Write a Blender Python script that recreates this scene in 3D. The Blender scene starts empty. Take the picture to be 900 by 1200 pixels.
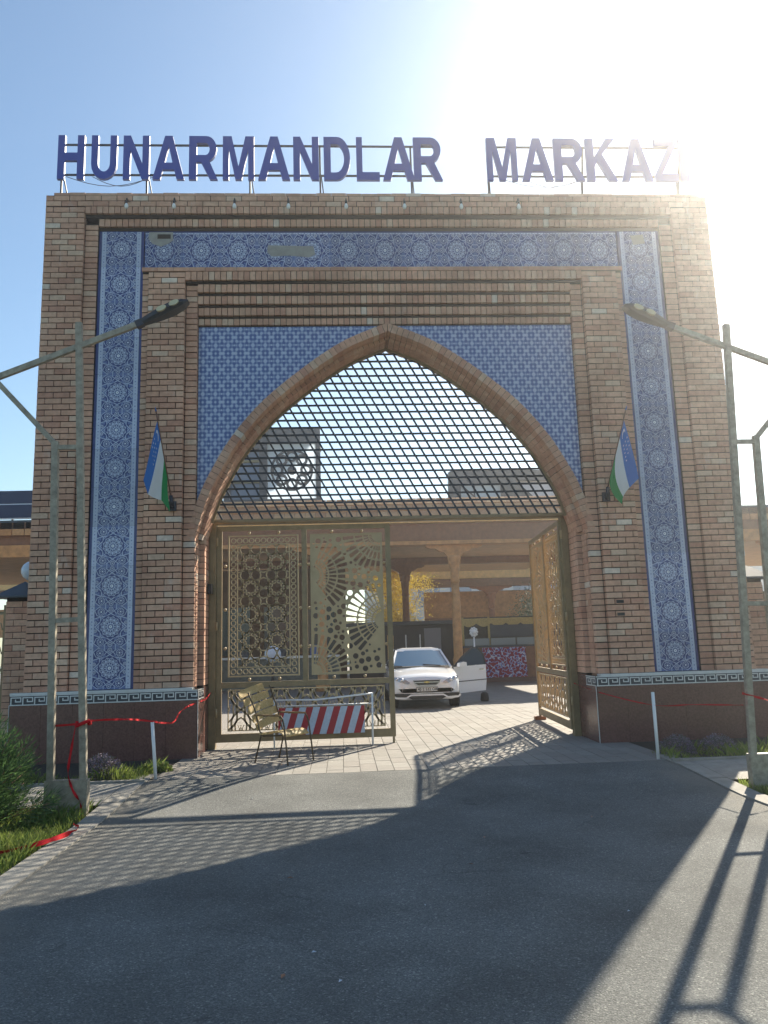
import bpy, math, random
from mathutils import Vector, Matrix
from mathutils.geometry import tessellate_polygon
R = math.radians; PI = math.pi
rnd = random.Random(7)
sc = bpy.context.scene
C = sc.collection

# ------------------------------------------------------------------ camera
cam_d = bpy.data.cameras.new('camera'); cam = bpy.data.objects.new('camera', cam_d); C.objects.link(cam)
yaw, pitch, roll = 0.05669578, 0.16824673, -0.03005614
f = Vector((math.sin(yaw)*math.cos(pitch), math.cos(yaw)*math.cos(pitch), math.sin(pitch)))
r0 = Vector((math.cos(yaw), -math.sin(yaw), 0)); u0 = r0.cross(f)
rr = math.cos(roll)*r0 + math.sin(roll)*u0; uu = -math.sin(roll)*r0 + math.cos(roll)*u0
m = Matrix((rr, uu, -f)).transposed().to_4x4(); m.translation = Vector((-0.8507, -12.328, 1.6))
cam.matrix_world = m
cam_d.sensor_fit = 'VERTICAL'; cam_d.sensor_height = 36; cam_d.lens = 910/1200*36
cam_d.clip_start = .05; cam_d.clip_end = 5000
sc.camera = cam
sc.render.resolution_x = 768; sc.render.resolution_y = 1024
# ------------------------------------------------------------------ sky and sun
AZ, EL = R(33.2), R(33.7)
w = bpy.data.worlds.new('World'); sc.world = w; w.use_nodes = True
nt = w.node_tree; nt.nodes.clear()
sky = nt.nodes.new('ShaderNodeTexSky'); sky.sky_type = 'NISHITA'; sky.sun_disc = False
sky.sun_elevation = EL; sky.sun_rotation = AZ; sky.air_density = 1.0; sky.dust_density = 0.7; sky.ozone_density = 1.0
bg = nt.nodes.new('ShaderNodeBackground'); bg.inputs[1].default_value = 0.083
wo = nt.nodes.new('ShaderNodeOutputWorld')
tn = nt.nodes.new('ShaderNodeVectorMath'); tn.operation = 'MULTIPLY'; tn.inputs[1].default_value = (.88, .98, .98)
nt.links.new(sky.outputs[0], tn.inputs[0]); nt.links.new(tn.outputs[0], bg.inputs[0]); nt.links.new(bg.outputs[0], wo.inputs[0])
sd = bpy.data.lights.new('sun', 'SUN'); sd.energy = 5.0; sd.angle = R(0.55); sd.color = (1, .90, .73)
sun = bpy.data.objects.new('sun', sd); C.objects.link(sun)
sdir = Vector((math.sin(AZ)*math.cos(EL), math.cos(AZ)*math.cos(EL), math.sin(EL)))
sun.rotation_euler = sdir.to_track_quat('Z', 'Y').to_euler(); sun.location = (8, 10, 20)
sc.view_settings.view_transform = 'Standard'; sc.view_settings.look = 'None'
sc.view_settings.exposure = 1.2; sc.view_settings.gamma = 1
sc.render.engine = 'CYCLES'

# ------------------------------------------------------------------ materials
def mat(name, col, rough=.7, metal=0, noise=0, nscale=8, bump=0, bscale=60, col2=None, spec=.5, trans=0, alpha=1, emit=0, coat=0):
    m = bpy.data.materials.new(name); m.use_nodes = True
    n = m.node_tree.nodes; l = m.node_tree.links; b = n['Principled BSDF']
    b.inputs['Base Color'].default_value = (*col, 1); b.inputs['Roughness'].default_value = rough
    b.inputs['Metallic'].default_value = metal; b.inputs['Specular IOR Level'].default_value = spec
    if trans: b.inputs['Transmission Weight'].default_value = trans
    if coat: b.inputs['Coat Weight'].default_value = coat; b.inputs['Coat Roughness'].default_value = .05
    g = n.new('ShaderNodeNewGeometry')
    if noise or col2:
        t = n.new('ShaderNodeTexNoise'); t.inputs['Scale'].default_value = nscale; t.inputs['Detail'].default_value = 6; t.inputs['Roughness'].default_value = .65
        l.new(g.outputs['Position'], t.inputs['Vector'])
        rp = n.new('ShaderNodeValToRGB'); l.new(t.outputs['Fac'], rp.inputs[0])
        c1 = tuple(max(0, c*(1-noise)) for c in col); c2 = col2 or tuple(min(1, c*(1+noise)) for c in col)
        rp.color_ramp.elements[0].position = .3; rp.color_ramp.elements[1].position = .7
        rp.color_ramp.elements[0].color = (*c1, 1); rp.color_ramp.elements[1].color = (*c2, 1)
        l.new(rp.outputs[0], b.inputs['Base Color'])
    if bump:
        t2 = n.new('ShaderNodeTexNoise'); t2.inputs['Scale'].default_value = bscale; t2.inputs['Detail'].default_value = 5
        l.new(g.outputs['Position'], t2.inputs['Vector'])
        bp = n.new('ShaderNodeBump'); bp.inputs['Strength'].default_value = bump; bp.inputs['Distance'].default_value = .01
        l.new(t2.outputs['Fac'], bp.inputs['Height']); l.new(bp.outputs[0], b.inputs['Normal'])
    return m
BT = [(.58,.335,.225), (.55,.305,.205), (.60,.365,.25), (.57,.32,.215), (.61,.42,.30), (.50,.26,.175), (.65,.53,.43)]
BW = [5, 5, 4, 5, 1.5, 2.5, .4]
brickm = [mat('fired_brick', c, .85, noise=.16, nscale=14, bump=.5, bscale=90) for c in BT]
def weather(m_):
    n = m_.node_tree.nodes; l = m_.node_tree.links; b = n['Principled BSDF']; g = n.new('ShaderNodeNewGeometry'); src = b.inputs['Base Color'].links[0].from_socket
    t = n.new('ShaderNodeTexNoise'); t.inputs['Scale'].default_value = 1.1; t.inputs['Detail'].default_value = 7; l.new(g.outputs['Position'], t.inputs['Vector'])
    mr = n.new('ShaderNodeMapRange'); mr.inputs['From Min'].default_value = .3; mr.inputs['From Max'].default_value = .7; mr.inputs['To Min'].default_value = .78; mr.inputs['To Max'].default_value = 1.18; l.new(t.outputs['Fac'], mr.inputs['Value'])
    v = n.new('ShaderNodeVectorMath'); v.operation = 'SCALE'; l.new(src, v.inputs[0]); l.new(mr.outputs[0], v.inputs['Scale'])
    mp = n.new('ShaderNodeMapping'); mp.inputs['Scale'].default_value = (1,1,.35); l.new(g.outputs['Position'], mp.inputs[0])
    t2 = n.new('ShaderNodeTexNoise'); t2.inputs['Scale'].default_value = 5; t2.inputs['Detail'].default_value = 8; t2.inputs['Roughness'].default_value = .7; l.new(mp.outputs[0], t2.inputs['Vector'])
    m2 = n.new('ShaderNodeMapRange'); m2.inputs['From Min'].default_value = .58; m2.inputs['From Max'].default_value = .74; m2.inputs['To Max'].default_value = .45; l.new(t2.outputs['Fac'], m2.inputs['Value'])
    mx = n.new('ShaderNodeMix'); mx.data_type = 'RGBA'; l.new(m2.outputs[0], mx.inputs['Factor']); l.new(v.outputs[0], mx.inputs['A']); mx.inputs['B'].default_value = (.60,.53,.46,1); l.new(mx.outputs['Result'], b.inputs['Base Color'])
for _m in brickm: weather(_m)
def tint(): return rnd.choices(range(7), BW)[0]
mortar = mat('mortar', (.03,.022,.018), .95, noise=.2, bump=.4)
# brick texture for the rear and flanks
rear = bpy.data.materials.new('rear_brickwork'); rear.use_nodes = True
_n = rear.node_tree.nodes; _l = rear.node_tree.links; _b = _n['Principled BSDF']; _b.inputs['Roughness'].default_value = .85
_t = _n.new('ShaderNodeTexBrick'); _g = _n.new('ShaderNodeNewGeometry'); _s = _n.new('ShaderNodeSeparateXYZ'); _c = _n.new('ShaderNodeCombineXYZ'); _a = _n.new('ShaderNodeMath')
_l.new(_g.outputs['Position'], _s.inputs[0]); _l.new(_s.outputs[0], _a.inputs[0]); _l.new(_s.outputs[1], _a.inputs[1]); _l.new(_a.outputs[0], _c.inputs[0]); _l.new(_s.outputs[2], _c.inputs[1]); _l.new(_c.outputs[0], _t.inputs['Vector'])
_t.inputs['Color1'].default_value = (.42,.24,.15,1); _t.inputs['Color2'].default_value = (.34,.17,.10,1); _t.inputs['Mortar'].default_value = (.13,.105,.085,1)
_t.inputs['Scale'].default_value = 1; _t.inputs['Brick Width'].default_value = .26; _t.inputs['Row Height'].default_value = .098; _t.inputs['Mortar Size'].default_value = .006
_l.new(_t.outputs[0], _b.inputs['Base Color'])
navy = mat('navy_glaze', (.018,.035,.17), .25, noise=.15, nscale=20)
paleblue = mat('pale_blue_glaze', (.46,.51,.64), .25, noise=.1, nscale=20)
midblue = mat('mid_blue_glaze', (.12,.165,.35), .25)
whiteg2 = mat('soft_white_glaze', (.46,.52,.66), .25)
whiteg = mat('white_glaze', (.75,.78,.82), .25)
granite = mat('red_brown_granite', (.15,.072,.06), .22, noise=.35, nscale=40, spec=.5)
keydark = mat('dark_key_ground', (.03,.035,.05), .3)
keywhite = mat('white_key_and_lit_edge', (.62,.62,.60), .4, noise=.1)
bronze = mat('olive_bronze_paint', (.26,.19,.10), .45, metal=.15, noise=.22, nscale=7, bump=.15)
bronze2 = mat('bronze_panel_paint', (.45,.335,.185), .45, metal=.1, noise=.1, nscale=5)
darksteel = mat('dark_steel', (.035,.04,.05), .5, metal=.4)
postgrey = mat('weathered_post_paint', (.32,.28,.215), .6, metal=.05, noise=.35, nscale=14, bump=.2)
letterblue = mat('letter_blue', (.008,.045,.34), .5)
letterside = mat('letter_side', (.04,.07,.25), .5)
steel = mat('thin_steel', (.05,.05,.06), .5, metal=.5)
white = mat('white_paint', (.78,.78,.77), .35, noise=.03)
carwhite = mat('car_white', (.80,.81,.82), .22, coat=1)
black = mat('black_plastic', (.015,.015,.017), .45)
rubber = mat('tyre_rubber', (.02,.02,.021), .8)
chrome = mat('chrome', (.7,.7,.72), .12, metal=1)
glass = mat('tinted_car_glass', (.05,.12,.20), .04, spec=1.0, coat=.6)
headglass = mat('headlight_glass', (.35,.38,.42), .08, metal=.3, coat=1)
asphalt = mat('asphalt', (.116,.120,.116), .9, noise=.5, nscale=110, bump=1.0, bscale=95)
def worn(m_):
    n = m_.node_tree.nodes; l = m_.node_tree.links; b = n['Principled BSDF']; g = n.new('ShaderNodeNewGeometry')
    src = b.inputs['Base Color'].links[0].from_socket
    t = n.new('ShaderNodeTexNoise'); t.inputs['Scale'].default_value = .9; t.inputs['Detail'].default_value = 8; t.inputs['Roughness'].default_value = .6; l.new(g.outputs['Position'], t.inputs['Vector'])
    mr = n.new('ShaderNodeMapRange'); mr.inputs['From Min'].default_value = .3; mr.inputs['From Max'].default_value = .7; mr.inputs['To Min'].default_value = .70; mr.inputs['To Max'].default_value = 1.38; l.new(t.outputs['Fac'], mr.inputs['Value'])
    # small dark stains
    t2 = n.new('ShaderNodeTexNoise'); t2.inputs['Scale'].default_value = 3.2; t2.inputs['Detail'].default_value = 4; l.new(g.outputs['Position'], t2.inputs['Vector'])
    m2 = n.new('ShaderNodeMapRange'); m2.inputs['From Min'].default_value = .70; m2.inputs['From Max'].default_value = .76; m2.inputs['To Min'].default_value = 1; m2.inputs['To Max'].default_value = .6; l.new(t2.outputs['Fac'], m2.inputs['Value'])
    x = n.new('ShaderNodeMath'); x.operation = 'MULTIPLY'; l.new(mr.outputs[0], x.inputs[0]); l.new(m2.outputs[0], x.inputs[1])
    v = n.new('ShaderNodeVectorMath'); v.operation = 'SCALE'; l.new(src, v.inputs[0]); l.new(x.outputs[0], v.inputs['Scale']); l.new(v.outputs[0], b.inputs['Base Color'])
worn(asphalt)
def aggregate(m_, sc_=105):
    n = m_.node_tree.nodes; l = m_.node_tree.links; b = n['Principled BSDF']; g = n.new('ShaderNodeNewGeometry')
    src = b.inputs['Base Color'].links[0].from_socket
    v = n.new('ShaderNodeTexVoronoi'); v.inputs['Scale'].default_value = sc_; l.new(g.outputs['Position'], v.inputs['Vector'])
    s_ = n.new('ShaderNodeSeparateColor'); l.new(v.outputs['Color'], s_.inputs[0])
    r_ = n.new('ShaderNodeValToRGB'); l.new(s_.outputs[0], r_.inputs[0]); e = r_.color_ramp.elements
    e[0].position = 0; e[0].color = (.68,.68,.68,1); e[1].position = 1; e[1].color = (2.1,2.05,1.95,1); k = e.new(.55); k.color = (.95,.95,.95,1); k = e.new(.93); k.color = (1.25,1.25,1.22,1)
    x = n.new('ShaderNodeVectorMath'); x.operation = 'MULTIPLY'; l.new(src, x.inputs[0]); l.new(r_.outputs[0], x.inputs[1]); l.new(x.outputs[0], b.inputs['Base Color'])
aggregate(asphalt)
def cracks(m_):
    n = m_.node_tree.nodes; l = m_.node_tree.links; b = n['Principled BSDF']; g = n.new('ShaderNodeNewGeometry'); src = b.inputs['Base Color'].links[0].from_socket
    w_ = n.new('ShaderNodeTexNoise'); w_.inputs['Scale'].default_value = 2.5; w_.inputs['Detail'].default_value = 5; l.new(g.outputs['Position'], w_.inputs['Vector'])
    a = n.new('ShaderNodeVectorMath'); a.operation = 'MULTIPLY_ADD'; l.new(w_.outputs['Color'], a.inputs[0]); a.inputs[1].default_value = (.55,.55,.55); l.new(g.outputs['Position'], a.inputs[2])
    v = n.new('ShaderNodeTexVoronoi'); v.feature = 'DISTANCE_TO_EDGE'; v.inputs['Scale'].default_value = .42; l.new(a.outputs[0], v.inputs['Vector'])
    c = n.new('ShaderNodeMapRange'); c.inputs['From Min'].default_value = 0; c.inputs['From Max'].default_value = .007; c.inputs['To Min'].default_value = .35; c.inputs['To Max'].default_value = 0; l.new(v.outputs['Distance'], c.inputs['Value'])
    t = n.new('ShaderNodeTexNoise'); t.inputs['Scale'].default_value = .55; l.new(g.outputs['Position'], t.inputs['Vector'])
    k = n.new('ShaderNodeMapRange'); k.inputs['From Min'].default_value = .48; k.inputs['From Max'].default_value = .6; l.new(t.outputs['Fac'], k.inputs['Value'])
    x = n.new('ShaderNodeMath'); x.operation = 'MULTIPLY'; l.new(c.outputs[0], x.inputs[0]); l.new(k.outputs[0], x.inputs[1])
    i = n.new('ShaderNodeMath'); i.operation = 'SUBTRACT'; i.inputs[0].default_value = 1; l.new(x.outputs[0], i.inputs[1])
    # dust gathered towards the drive edges
    s_ = n.new('ShaderNodeSeparateXYZ'); l.new(g.outputs['Position'], s_.inputs[0]); ab = n.new('ShaderNodeMath'); ab.operation = 'ABSOLUTE'; l.new(s_.outputs[0], ab.inputs[0])
    ad = n.new('ShaderNodeMath'); ad.operation = 'MULTIPLY_ADD'; l.new(w_.outputs['Fac'], ad.inputs[0]); ad.inputs[1].default_value = .9; l.new(ab.outputs[0], ad.inputs[2])
    dm = n.new('ShaderNodeMapRange'); dm.inputs['From Min'].default_value = 3.25; dm.inputs['From Max'].default_value = 3.75; dm.inputs['To Max'].default_value = .6; l.new(ad.outputs[0], dm.inputs['Value'])
    sc2 = n.new('ShaderNodeVectorMath'); sc2.operation = 'SCALE'; l.new(src, sc2.inputs[0]); l.new(i.outputs[0], sc2.inputs['Scale'])
    mx = n.new('ShaderNodeMix'); mx.data_type = 'RGBA'; l.new(dm.outputs[0], mx.inputs['Factor']); l.new(sc2.outputs[0], mx.inputs['A']); mx.inputs['B'].default_value = (.19,.175,.145,1); l.new(mx.outputs['Result'], b.inputs['Base Color'])
cracks(asphalt)
concrete = mat('concrete', (.27,.255,.225), .85, noise=.2, nscale=6, bump=.4)
paverm = [mat('paver', c, .8, noise=.1, nscale=10, bump=.25) for c in ((.235,.218,.195), (.215,.20,.178), (.25,.235,.21), (.225,.205,.182))]
joint = mat('paver_joint', (.10,.09,.08), .95)
soil = mat('bed_soil', (.045,.035,.025), .95, noise=.4, nscale=20, bump=1)
turf = mat('turf_soil', (.07,.08,.03), .95, noise=.4, nscale=10, bump=1)
wood = mat('warm_timber', (.54,.27,.10), .6, noise=.25, nscale=5, bump=.2, bscale=30)
wood2 = mat('dark_red_timber', (.24,.105,.048), .6, noise=.25, nscale=6)
woodlight = mat('pale_lit_timber', (.78,.46,.16), .55, noise=.2, nscale=4)  # paler timber; light on the far beam is put into this colour
ceilm = mat('ceiling_boards', (.58,.36,.19), .75, noise=.15, nscale=3)
eavem = [mat('eave_tile', c, .8, noise=.2, nscale=12) for c in ((.48,.24,.10), (.42,.20,.085), (.52,.29,.13))]
slate = mat('slate_cladding', (.05,.06,.075), .5, noise=.15, nscale=2)
paneglass = mat('pale_pane', (.5,.56,.6), .2)
solar = mat('solar_cell', (.012,.02,.05), .15)
red = mat('red_paint', (.38,.018,.025), .45)
redtape = mat('red_tape', (.50,.012,.018), .85, spec=.15)
barrierwhite = mat('barrier_white', (.48,.53,.60), .5, noise=.12, nscale=15)
slaty = mat('yellow_chair_slat', (.66,.42,.10), .6, noise=.35, nscale=45, col2=(.85,.70,.38))
def translucent(m_, col, fac):
    n = m_.node_tree.nodes; l = m_.node_tree.links; o = n['Material Output']; t = n.new('ShaderNodeBsdfTranslucent'); t.inputs[0].default_value = (*col, 1)
    x = n.new('ShaderNodeMixShader'); x.inputs[0].default_value = fac; l.new(n['Principled BSDF'].outputs[0], x.inputs[1]); l.new(t.outputs[0], x.inputs[2]); l.new(x.outputs[0], o.inputs['Surface'])
translucent(slaty, (.85,.60,.22), .35)
chairmetal = mat('chair_tube', (.09,.06,.03), .5, metal=.3)
cement = mat('bare_cement', (.30,.29,.27), .95, noise=.2, nscale=8, bump=.6)
bulbglass = mat('bulb_glass', (.8,.8,.78), .15)
globe_m = mat('opal_globe', (.55,.62,.72), .25)
fblue = mat('flag_blue', (.045,.19,.55), .8); fwhite = mat('flag_white', (.72,.76,.78), .8); fgreen = mat('flag_green', (.02,.27,.08), .8); fred = mat('flag_red', (.6,.03,.03), .8)
translucent(fblue, (.03,.16,.55), .3); translucent(fwhite, (.75,.78,.8), .3); translucent(fgreen, (.04,.35,.1), .3)
def per_tile(m_):
    n = m_.node_tree.nodes; l = m_.node_tree.links; b = n['Principled BSDF']; oi = n.new('ShaderNodeObjectInfo'); mr = n.new('ShaderNodeMapRange'); mr.inputs['To Min'].default_value = .84; mr.inputs['To Max'].default_value = 1.14; l.new(oi.outputs['Random'], mr.inputs['Value'])
    v = n.new('ShaderNodeVectorMath'); v.operation = 'SCALE'; v.inputs[0].default_value = b.inputs['Base Color'].default_value[:3]; l.new(mr.outputs[0], v.inputs['Scale'])
    if b.inputs['Base Color'].links: l.new(b.inputs['Base Color'].links[0].from_socket, v.inputs[0])
    l.new(v.outputs[0], b.inputs['Base Color'])
for _m in (navy, paleblue, midblue, whiteg2): per_tile(_m)
spand = bpy.data.materials.new('spandrel_glaze'); spand.use_nodes = True
def spandrel_nodes():
    n = spand.node_tree.nodes; l = spand.node_tree.links; b = n['Principled BSDF']; b.inputs['Roughness'].default_value = .28
    g = n.new('ShaderNodeNewGeometry'); s = n.new('ShaderNodeSeparateXYZ'); l.new(g.outputs['Position'], s.inputs[0])
    def M(op, a, b_=None, c_=None):
        x = n.new('ShaderNodeMath'); x.operation = op
        for i, v in enumerate((a, b_, c_)):
            if v is None: continue
            if isinstance(v, (int, float)): x.inputs[i].default_value = v
            else: l.new(v, x.inputs[i])
        return x.outputs[0]
    def cosx(src, p, ph=0): return M('COSINE', M('MULTIPLY_ADD', src, 2*PI/p, ph))
    X, Z = s.outputs[0], s.outputs[2]
    big = M('MULTIPLY', cosx(X, .205), cosx(Z, .28))
    mid = M('MULTIPLY', cosx(X, .1025), cosx(Z, .14))
    flo = M('MULTIPLY', cosx(X, .0683), cosx(Z, .0933))
    v = M('ADD', M('MULTIPLY', big, -.45), M('ADD', M('MULTIPLY', mid, .35), M('MULTIPLY', M('ADD', cosx(X, .0683), cosx(Z, .0700)), .36)))
    ds = M('GREATER_THAN', M('MULTIPLY', M('ABSOLUTE', cosx(X, .205)), M('ABSOLUTE', cosx(Z, .28))), .93)
    v = M('ADD', v, M('MULTIPLY', ds, .9))
    rp = n.new('ShaderNodeValToRGB'); l.new(M('MULTIPLY_ADD', v, .4, .5), rp.inputs[0])
    e = rp.color_ramp.elements; e[0].position = .3; e[0].color = (.06,.10,.28,1); e[1].position = .72; e[1].color = (.43,.49,.63,1)
    k = e.new(.48); k.color = (.17,.23,.43,1)
    l.new(rp.outputs[0], b.inputs['Base Color'])
spandrel_nodes()

# ------------------------------------------------------------------ mesh helpers
class MB:
    def __init__(s): s.v = []; s.f = []; s.mi = []; s.ms = []; s.sm = []
    def idx(s, m):
        if m not in s.ms: s.ms.append(m)
        return s.ms.index(m)
    def poly(s, pts, m, faces=None, smooth=False):
        o = len(s.v); s.v += [tuple(p) for p in pts]; i = s.idx(m)
        for fc in (faces or [range(len(pts))]):
            s.f.append([o+k for k in fc]); s.mi.append(i); s.sm.append(smooth)
    def box(s, a, b, m):
        x0,y0,z0 = a; x1,y1,z1 = b
        s.poly([(x0,y0,z0),(x1,y0,z0),(x1,y1,z0),(x0,y1,z0),(x0,y0,z1),(x1,y0,z1),(x1,y1,z1),(x0,y1,z1)], m,
               [(0,3,2,1),(4,5,6,7),(0,1,5,4),(1,2,6,5),(2,3,7,6),(3,0,4,7)])
        return s
    def hexa(s, lo, hi, m):                       # two quads joined
        s.poly(list(lo)+list(hi), m, [(0,3,2,1),(4,5,6,7),(0,1,5,4),(1,2,6,5),(2,3,7,6),(3,0,4,7)]); return s
    def bar(s, p0, p1, wd, dp, m, up=(0,1,0)):    # rectangular bar; wd across, dp along up
        p0, p1 = Vector(p0), Vector(p1); d = (p1-p0).normalized(); u = Vector(up); u = (u-d*u.dot(d))
        if u.length < 1e-4: u = Vector((1,0,0)); u = u-d*u.dot(d)
        u.normalize(); sd_ = d.cross(u)*(wd/2); u = u*(dp/2)
        s.hexa([p0-sd_-u, p0+sd_-u, p0+sd_+u, p0-sd_+u], [p1-sd_-u, p1+sd_-u, p1+sd_+u, p1-sd_+u], m); return s
    def tube(s, pts, r, m, n=8, r1=None, caps=True):
        pts = [Vector(p) for p in pts]; o = len(s.v); k = len(pts); i = s.idx(m); last = None
        for j, p in enumerate(pts):
            d = (pts[min(j+1,k-1)]-pts[max(j-1,0)]).normalized()
            a = last if last is not None else (Vector((0,0,1)) if abs(d.z) < .9 else Vector((1,0,0)))
            a = (a-d*a.dot(d)).normalized(); last = a; b = d.cross(a)
            rad = r if r1 is None else r+(r1-r)*j/(k-1)
            for q in range(n):
                t = 2*PI*q/n; s.v.append(tuple(p+(a*math.cos(t)+b*math.sin(t))*rad))
        for j in range(k-1):
            for q in range(n):
                s.f.append([o+j*n+q, o+j*n+(q+1)%n, o+(j+1)*n+(q+1)%n, o+(j+1)*n+q]); s.mi.append(i); s.sm.append(True)
        if caps:
            s.f.append([o+q for q in reversed(range(n))]); s.mi.append(i); s.sm.append(False)
            s.f.append([o+(k-1)*n+q for q in range(n)]); s.mi.append(i); s.sm.append(False)
        return s
    def lathe(s, prof, c, m, n=16, axis='z'):
        o = len(s.v); i = s.idx(m)
        for r_, h in prof:
            for q in range(n):
                t = 2*PI*q/n; a, b = r_*math.cos(t), r_*math.sin(t)
                p = (c[0]+a, c[1]+b, c[2]+h) if axis == 'z' else ((c[0]+h, c[1]+a, c[2]+b) if axis == 'x' else (c[0]+a, c[1]+h, c[2]+b))
                s.v.append(p)
        for j in range(len(prof)-1):
            for q in range(n):
                s.f.append([o+j*n+q, o+j*n+(q+1)%n, o+(j+1)*n+(q+1)%n, o+(j+1)*n+q]); s.mi.append(i); s.sm.append(True)
        s.f.append([o+q for q in reversed(range(n))]); s.mi.append(i); s.sm.append(False)
        s.f.append([o+(len(prof)-1)*n+q for q in range(n)]); s.mi.append(i); s.sm.append(False)
        return s
    def ball(s, c, r, m, n=12, sq=1):
        k = 7; return s.lathe([(max(.02*r, r*math.sin(PI*j/k)), -r*sq*math.cos(PI*j/k)) for j in range(k+1)], c, m, n)
    def plate(s, outer, holes, y0, y1, m, mside=None, xf=None):    # extruded polygon in XZ with holes, front at y0
        xf = xf or (lambda p: p); loops = [outer]+list(holes)
        tris = tessellate_polygon([[Vector((p[0], p[1], 0)) for p in lp] for lp in loops])
        flat = [p for lp in loops for p in lp]; N = len(flat)
        pts = [xf((p[0], y0, p[1])) for p in flat]+[xf((p[0], y1, p[1])) for p in flat]
        s.poly(pts, m, [tuple(t) for t in tris]+[tuple(N+k for k in reversed(t)) for t in tris])
        o = 0; fs = []
        for lp in loops:
            n_ = len(lp)
            fs += [(o+k, o+(k+1)%n_, N+o+(k+1)%n_, N+o+k) for k in range(n_)]; o += n_
        s.poly(pts, mside or m, fs); return s
    def strip(s, pts, wd, y0, y1, m, xf=None):       # a polyline stroke in XZ, width wd, depth y0..y1
        xf = xf or (lambda p: p); P = [Vector((p[0], p[1])) for p in pts]
        L, Rr = [], []
        for j, p in enumerate(P):
            d = (P[min(j+1,len(P)-1)]-P[max(j-1,0)])
            if d.length < 1e-6: d = Vector((1,0))
            d.normalize(); nn = Vector((-d.y, d.x))*wd/2; L.append(p+nn); Rr.append(p-nn)
        for j in range(len(P)-1):
            q = [L[j], L[j+1], Rr[j+1], Rr[j]]
            s.hexa([xf((a.x, y0, a.y)) for a in q], [xf((a.x, y1, a.y)) for a in q], m)
        return s
    def mesh(s, name):
        me = bpy.data.meshes.new(name); me.from_pydata(s.v, [], s.f)
        for m_ in s.ms: me.materials.append(m_)
        me.polygons.foreach_set('material_index', s.mi); me.polygons.foreach_set('use_smooth', s.sm)
        me.update(); return me
    def build(s, name, parent=None, local=False, kind=None, fix=True):
        me = s.mesh(name)
        if fix:
            import bmesh; bm = bmesh.new(); bm.from_mesh(me); bmesh.ops.recalc_face_normals(bm, faces=bm.faces); bm.to_mesh(me); bm.free()
        o = bpy.data.objects.new(name, me); C.objects.link(o); attach(o, parent, local)
        if kind: o['kind'] = kind
        return o
def wloc(o):
    v = Vector(o.location)
    return v if o.parent is None else v
def attach(o, parent, local=False):
    if parent is not None:
        o.parent = parent
        if not local:
            # geometry was given in world coordinates; things are unrotated when built
            base = parent.get('_w', None); b = Vector(base) if base else Vector((0,0,0))
            o.location = o.location - b
            o['_w'] = (0., 0., 0.)
def thing(name, label, cat, loc=(0,0,0), group=None, rz=0):
    o = bpy.data.objects.new(name, None); C.objects.link(o); o.location = loc; o.rotation_euler = (0,0,rz)
    o.empty_display_size = .2
    o['label'] = label; o['category'] = cat; o['_w'] = tuple(float(x) for x in loc)
    if group: o['group'] = group
    return o
def tag(o, label, cat, group=None):
    o['label'] = label; o['category'] = cat
    if group: o['group'] = group
    return o
def copy_tree(o, parent=None):
    c = o.copy(); C.objects.link(c)
    if parent: c.parent = parent
    for ch in list(o.children): copy_tree(ch, c)
    return c
def gz(y):
    t = min(1, max(0, (-2.0-y)/2.2)); return -.10*t*t*(3-2*t)
CAM = Vector((-.85, -12.33, 1.6))
unit = {}
def unit_cube(m):
    if m.name not in unit:
        unit[m.name] = MB().box((-.5,-.5,-.5), (.5,.5,.5), m).mesh('block')
    return unit[m.name]
def blocks(name, stuffname, boxes, mats, parent, limit=300):
    """boxes: (x0,y0,z0,x1,y1,z1,mi); the ones showing largest become objects, the rest one mesh"""
    def score(b):
        c = Vector(((b[0]+b[3])/2, (b[1]+b[4])/2, (b[2]+b[5])/2)); d = c-CAM
        a = (b[3]-b[0])*(b[5]-b[2])*abs(d.y) + (b[4]-b[1])*(b[5]-b[2])*abs(d.x) + (b[3]-b[0])*(b[4]-b[1])*abs(d.z)
        return a/d.length**3
    vis = sorted(boxes, key=score, reverse=True)
    pw = Vector(parent.get('_w', (0,0,0)))
    for b in vis[:limit]:
        o = bpy.data.objects.new(name, unit_cube(mats[b[6]])); C.objects.link(o); o.parent = parent
        o.location = Vector(((b[0]+b[3])/2, (b[1]+b[4])/2, (b[2]+b[5])/2)) - pw
        o.scale = (b[3]-b[0], b[4]-b[1], b[5]-b[2])
    if len(vis) > limit:
        mb = MB()
        for b in vis[limit:]: mb.box(b[:3], b[3:6], mats[b[6]])
        mb.build(stuffname, parent, kind='stuff', fix=False)
def catmull(P, n=12):
    out = []
    for i in range(len(P)-1):
        p0, p1, p2, p3 = P[max(i-1,0)], P[i], P[i+1], P[min(i+2,len(P)-1)]
        for k in range(n):
            t = k/n
            out.append(tuple(.5*((2*p1[j])+(-p0[j]+p2[j])*t+(2*p0[j]-5*p1[j]+4*p2[j]-p3[j])*t*t+(-p0[j]+3*p1[j]-3*p2[j]+p3[j])*t**3) for j in range(len(p1))))
    out.append(P[-1]); return out
def resample(P, step):
    L = [0]
    for a, b in zip(P, P[1:]): L.append(L[-1]+math.dist(a, b))
    n = max(1, round(L[-1]/step)); out = []; j = 0
    for k in range(n+1):
        t = L[-1]*k/n
        while j < len(L)-2 and L[j+1] < t: j += 1
        q = (t-L[j])/max(1e-9, L[j+1]-L[j]); out.append(tuple(a+(b-a)*q for a, b in zip(P[j], P[j+1])))
    return out
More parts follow.
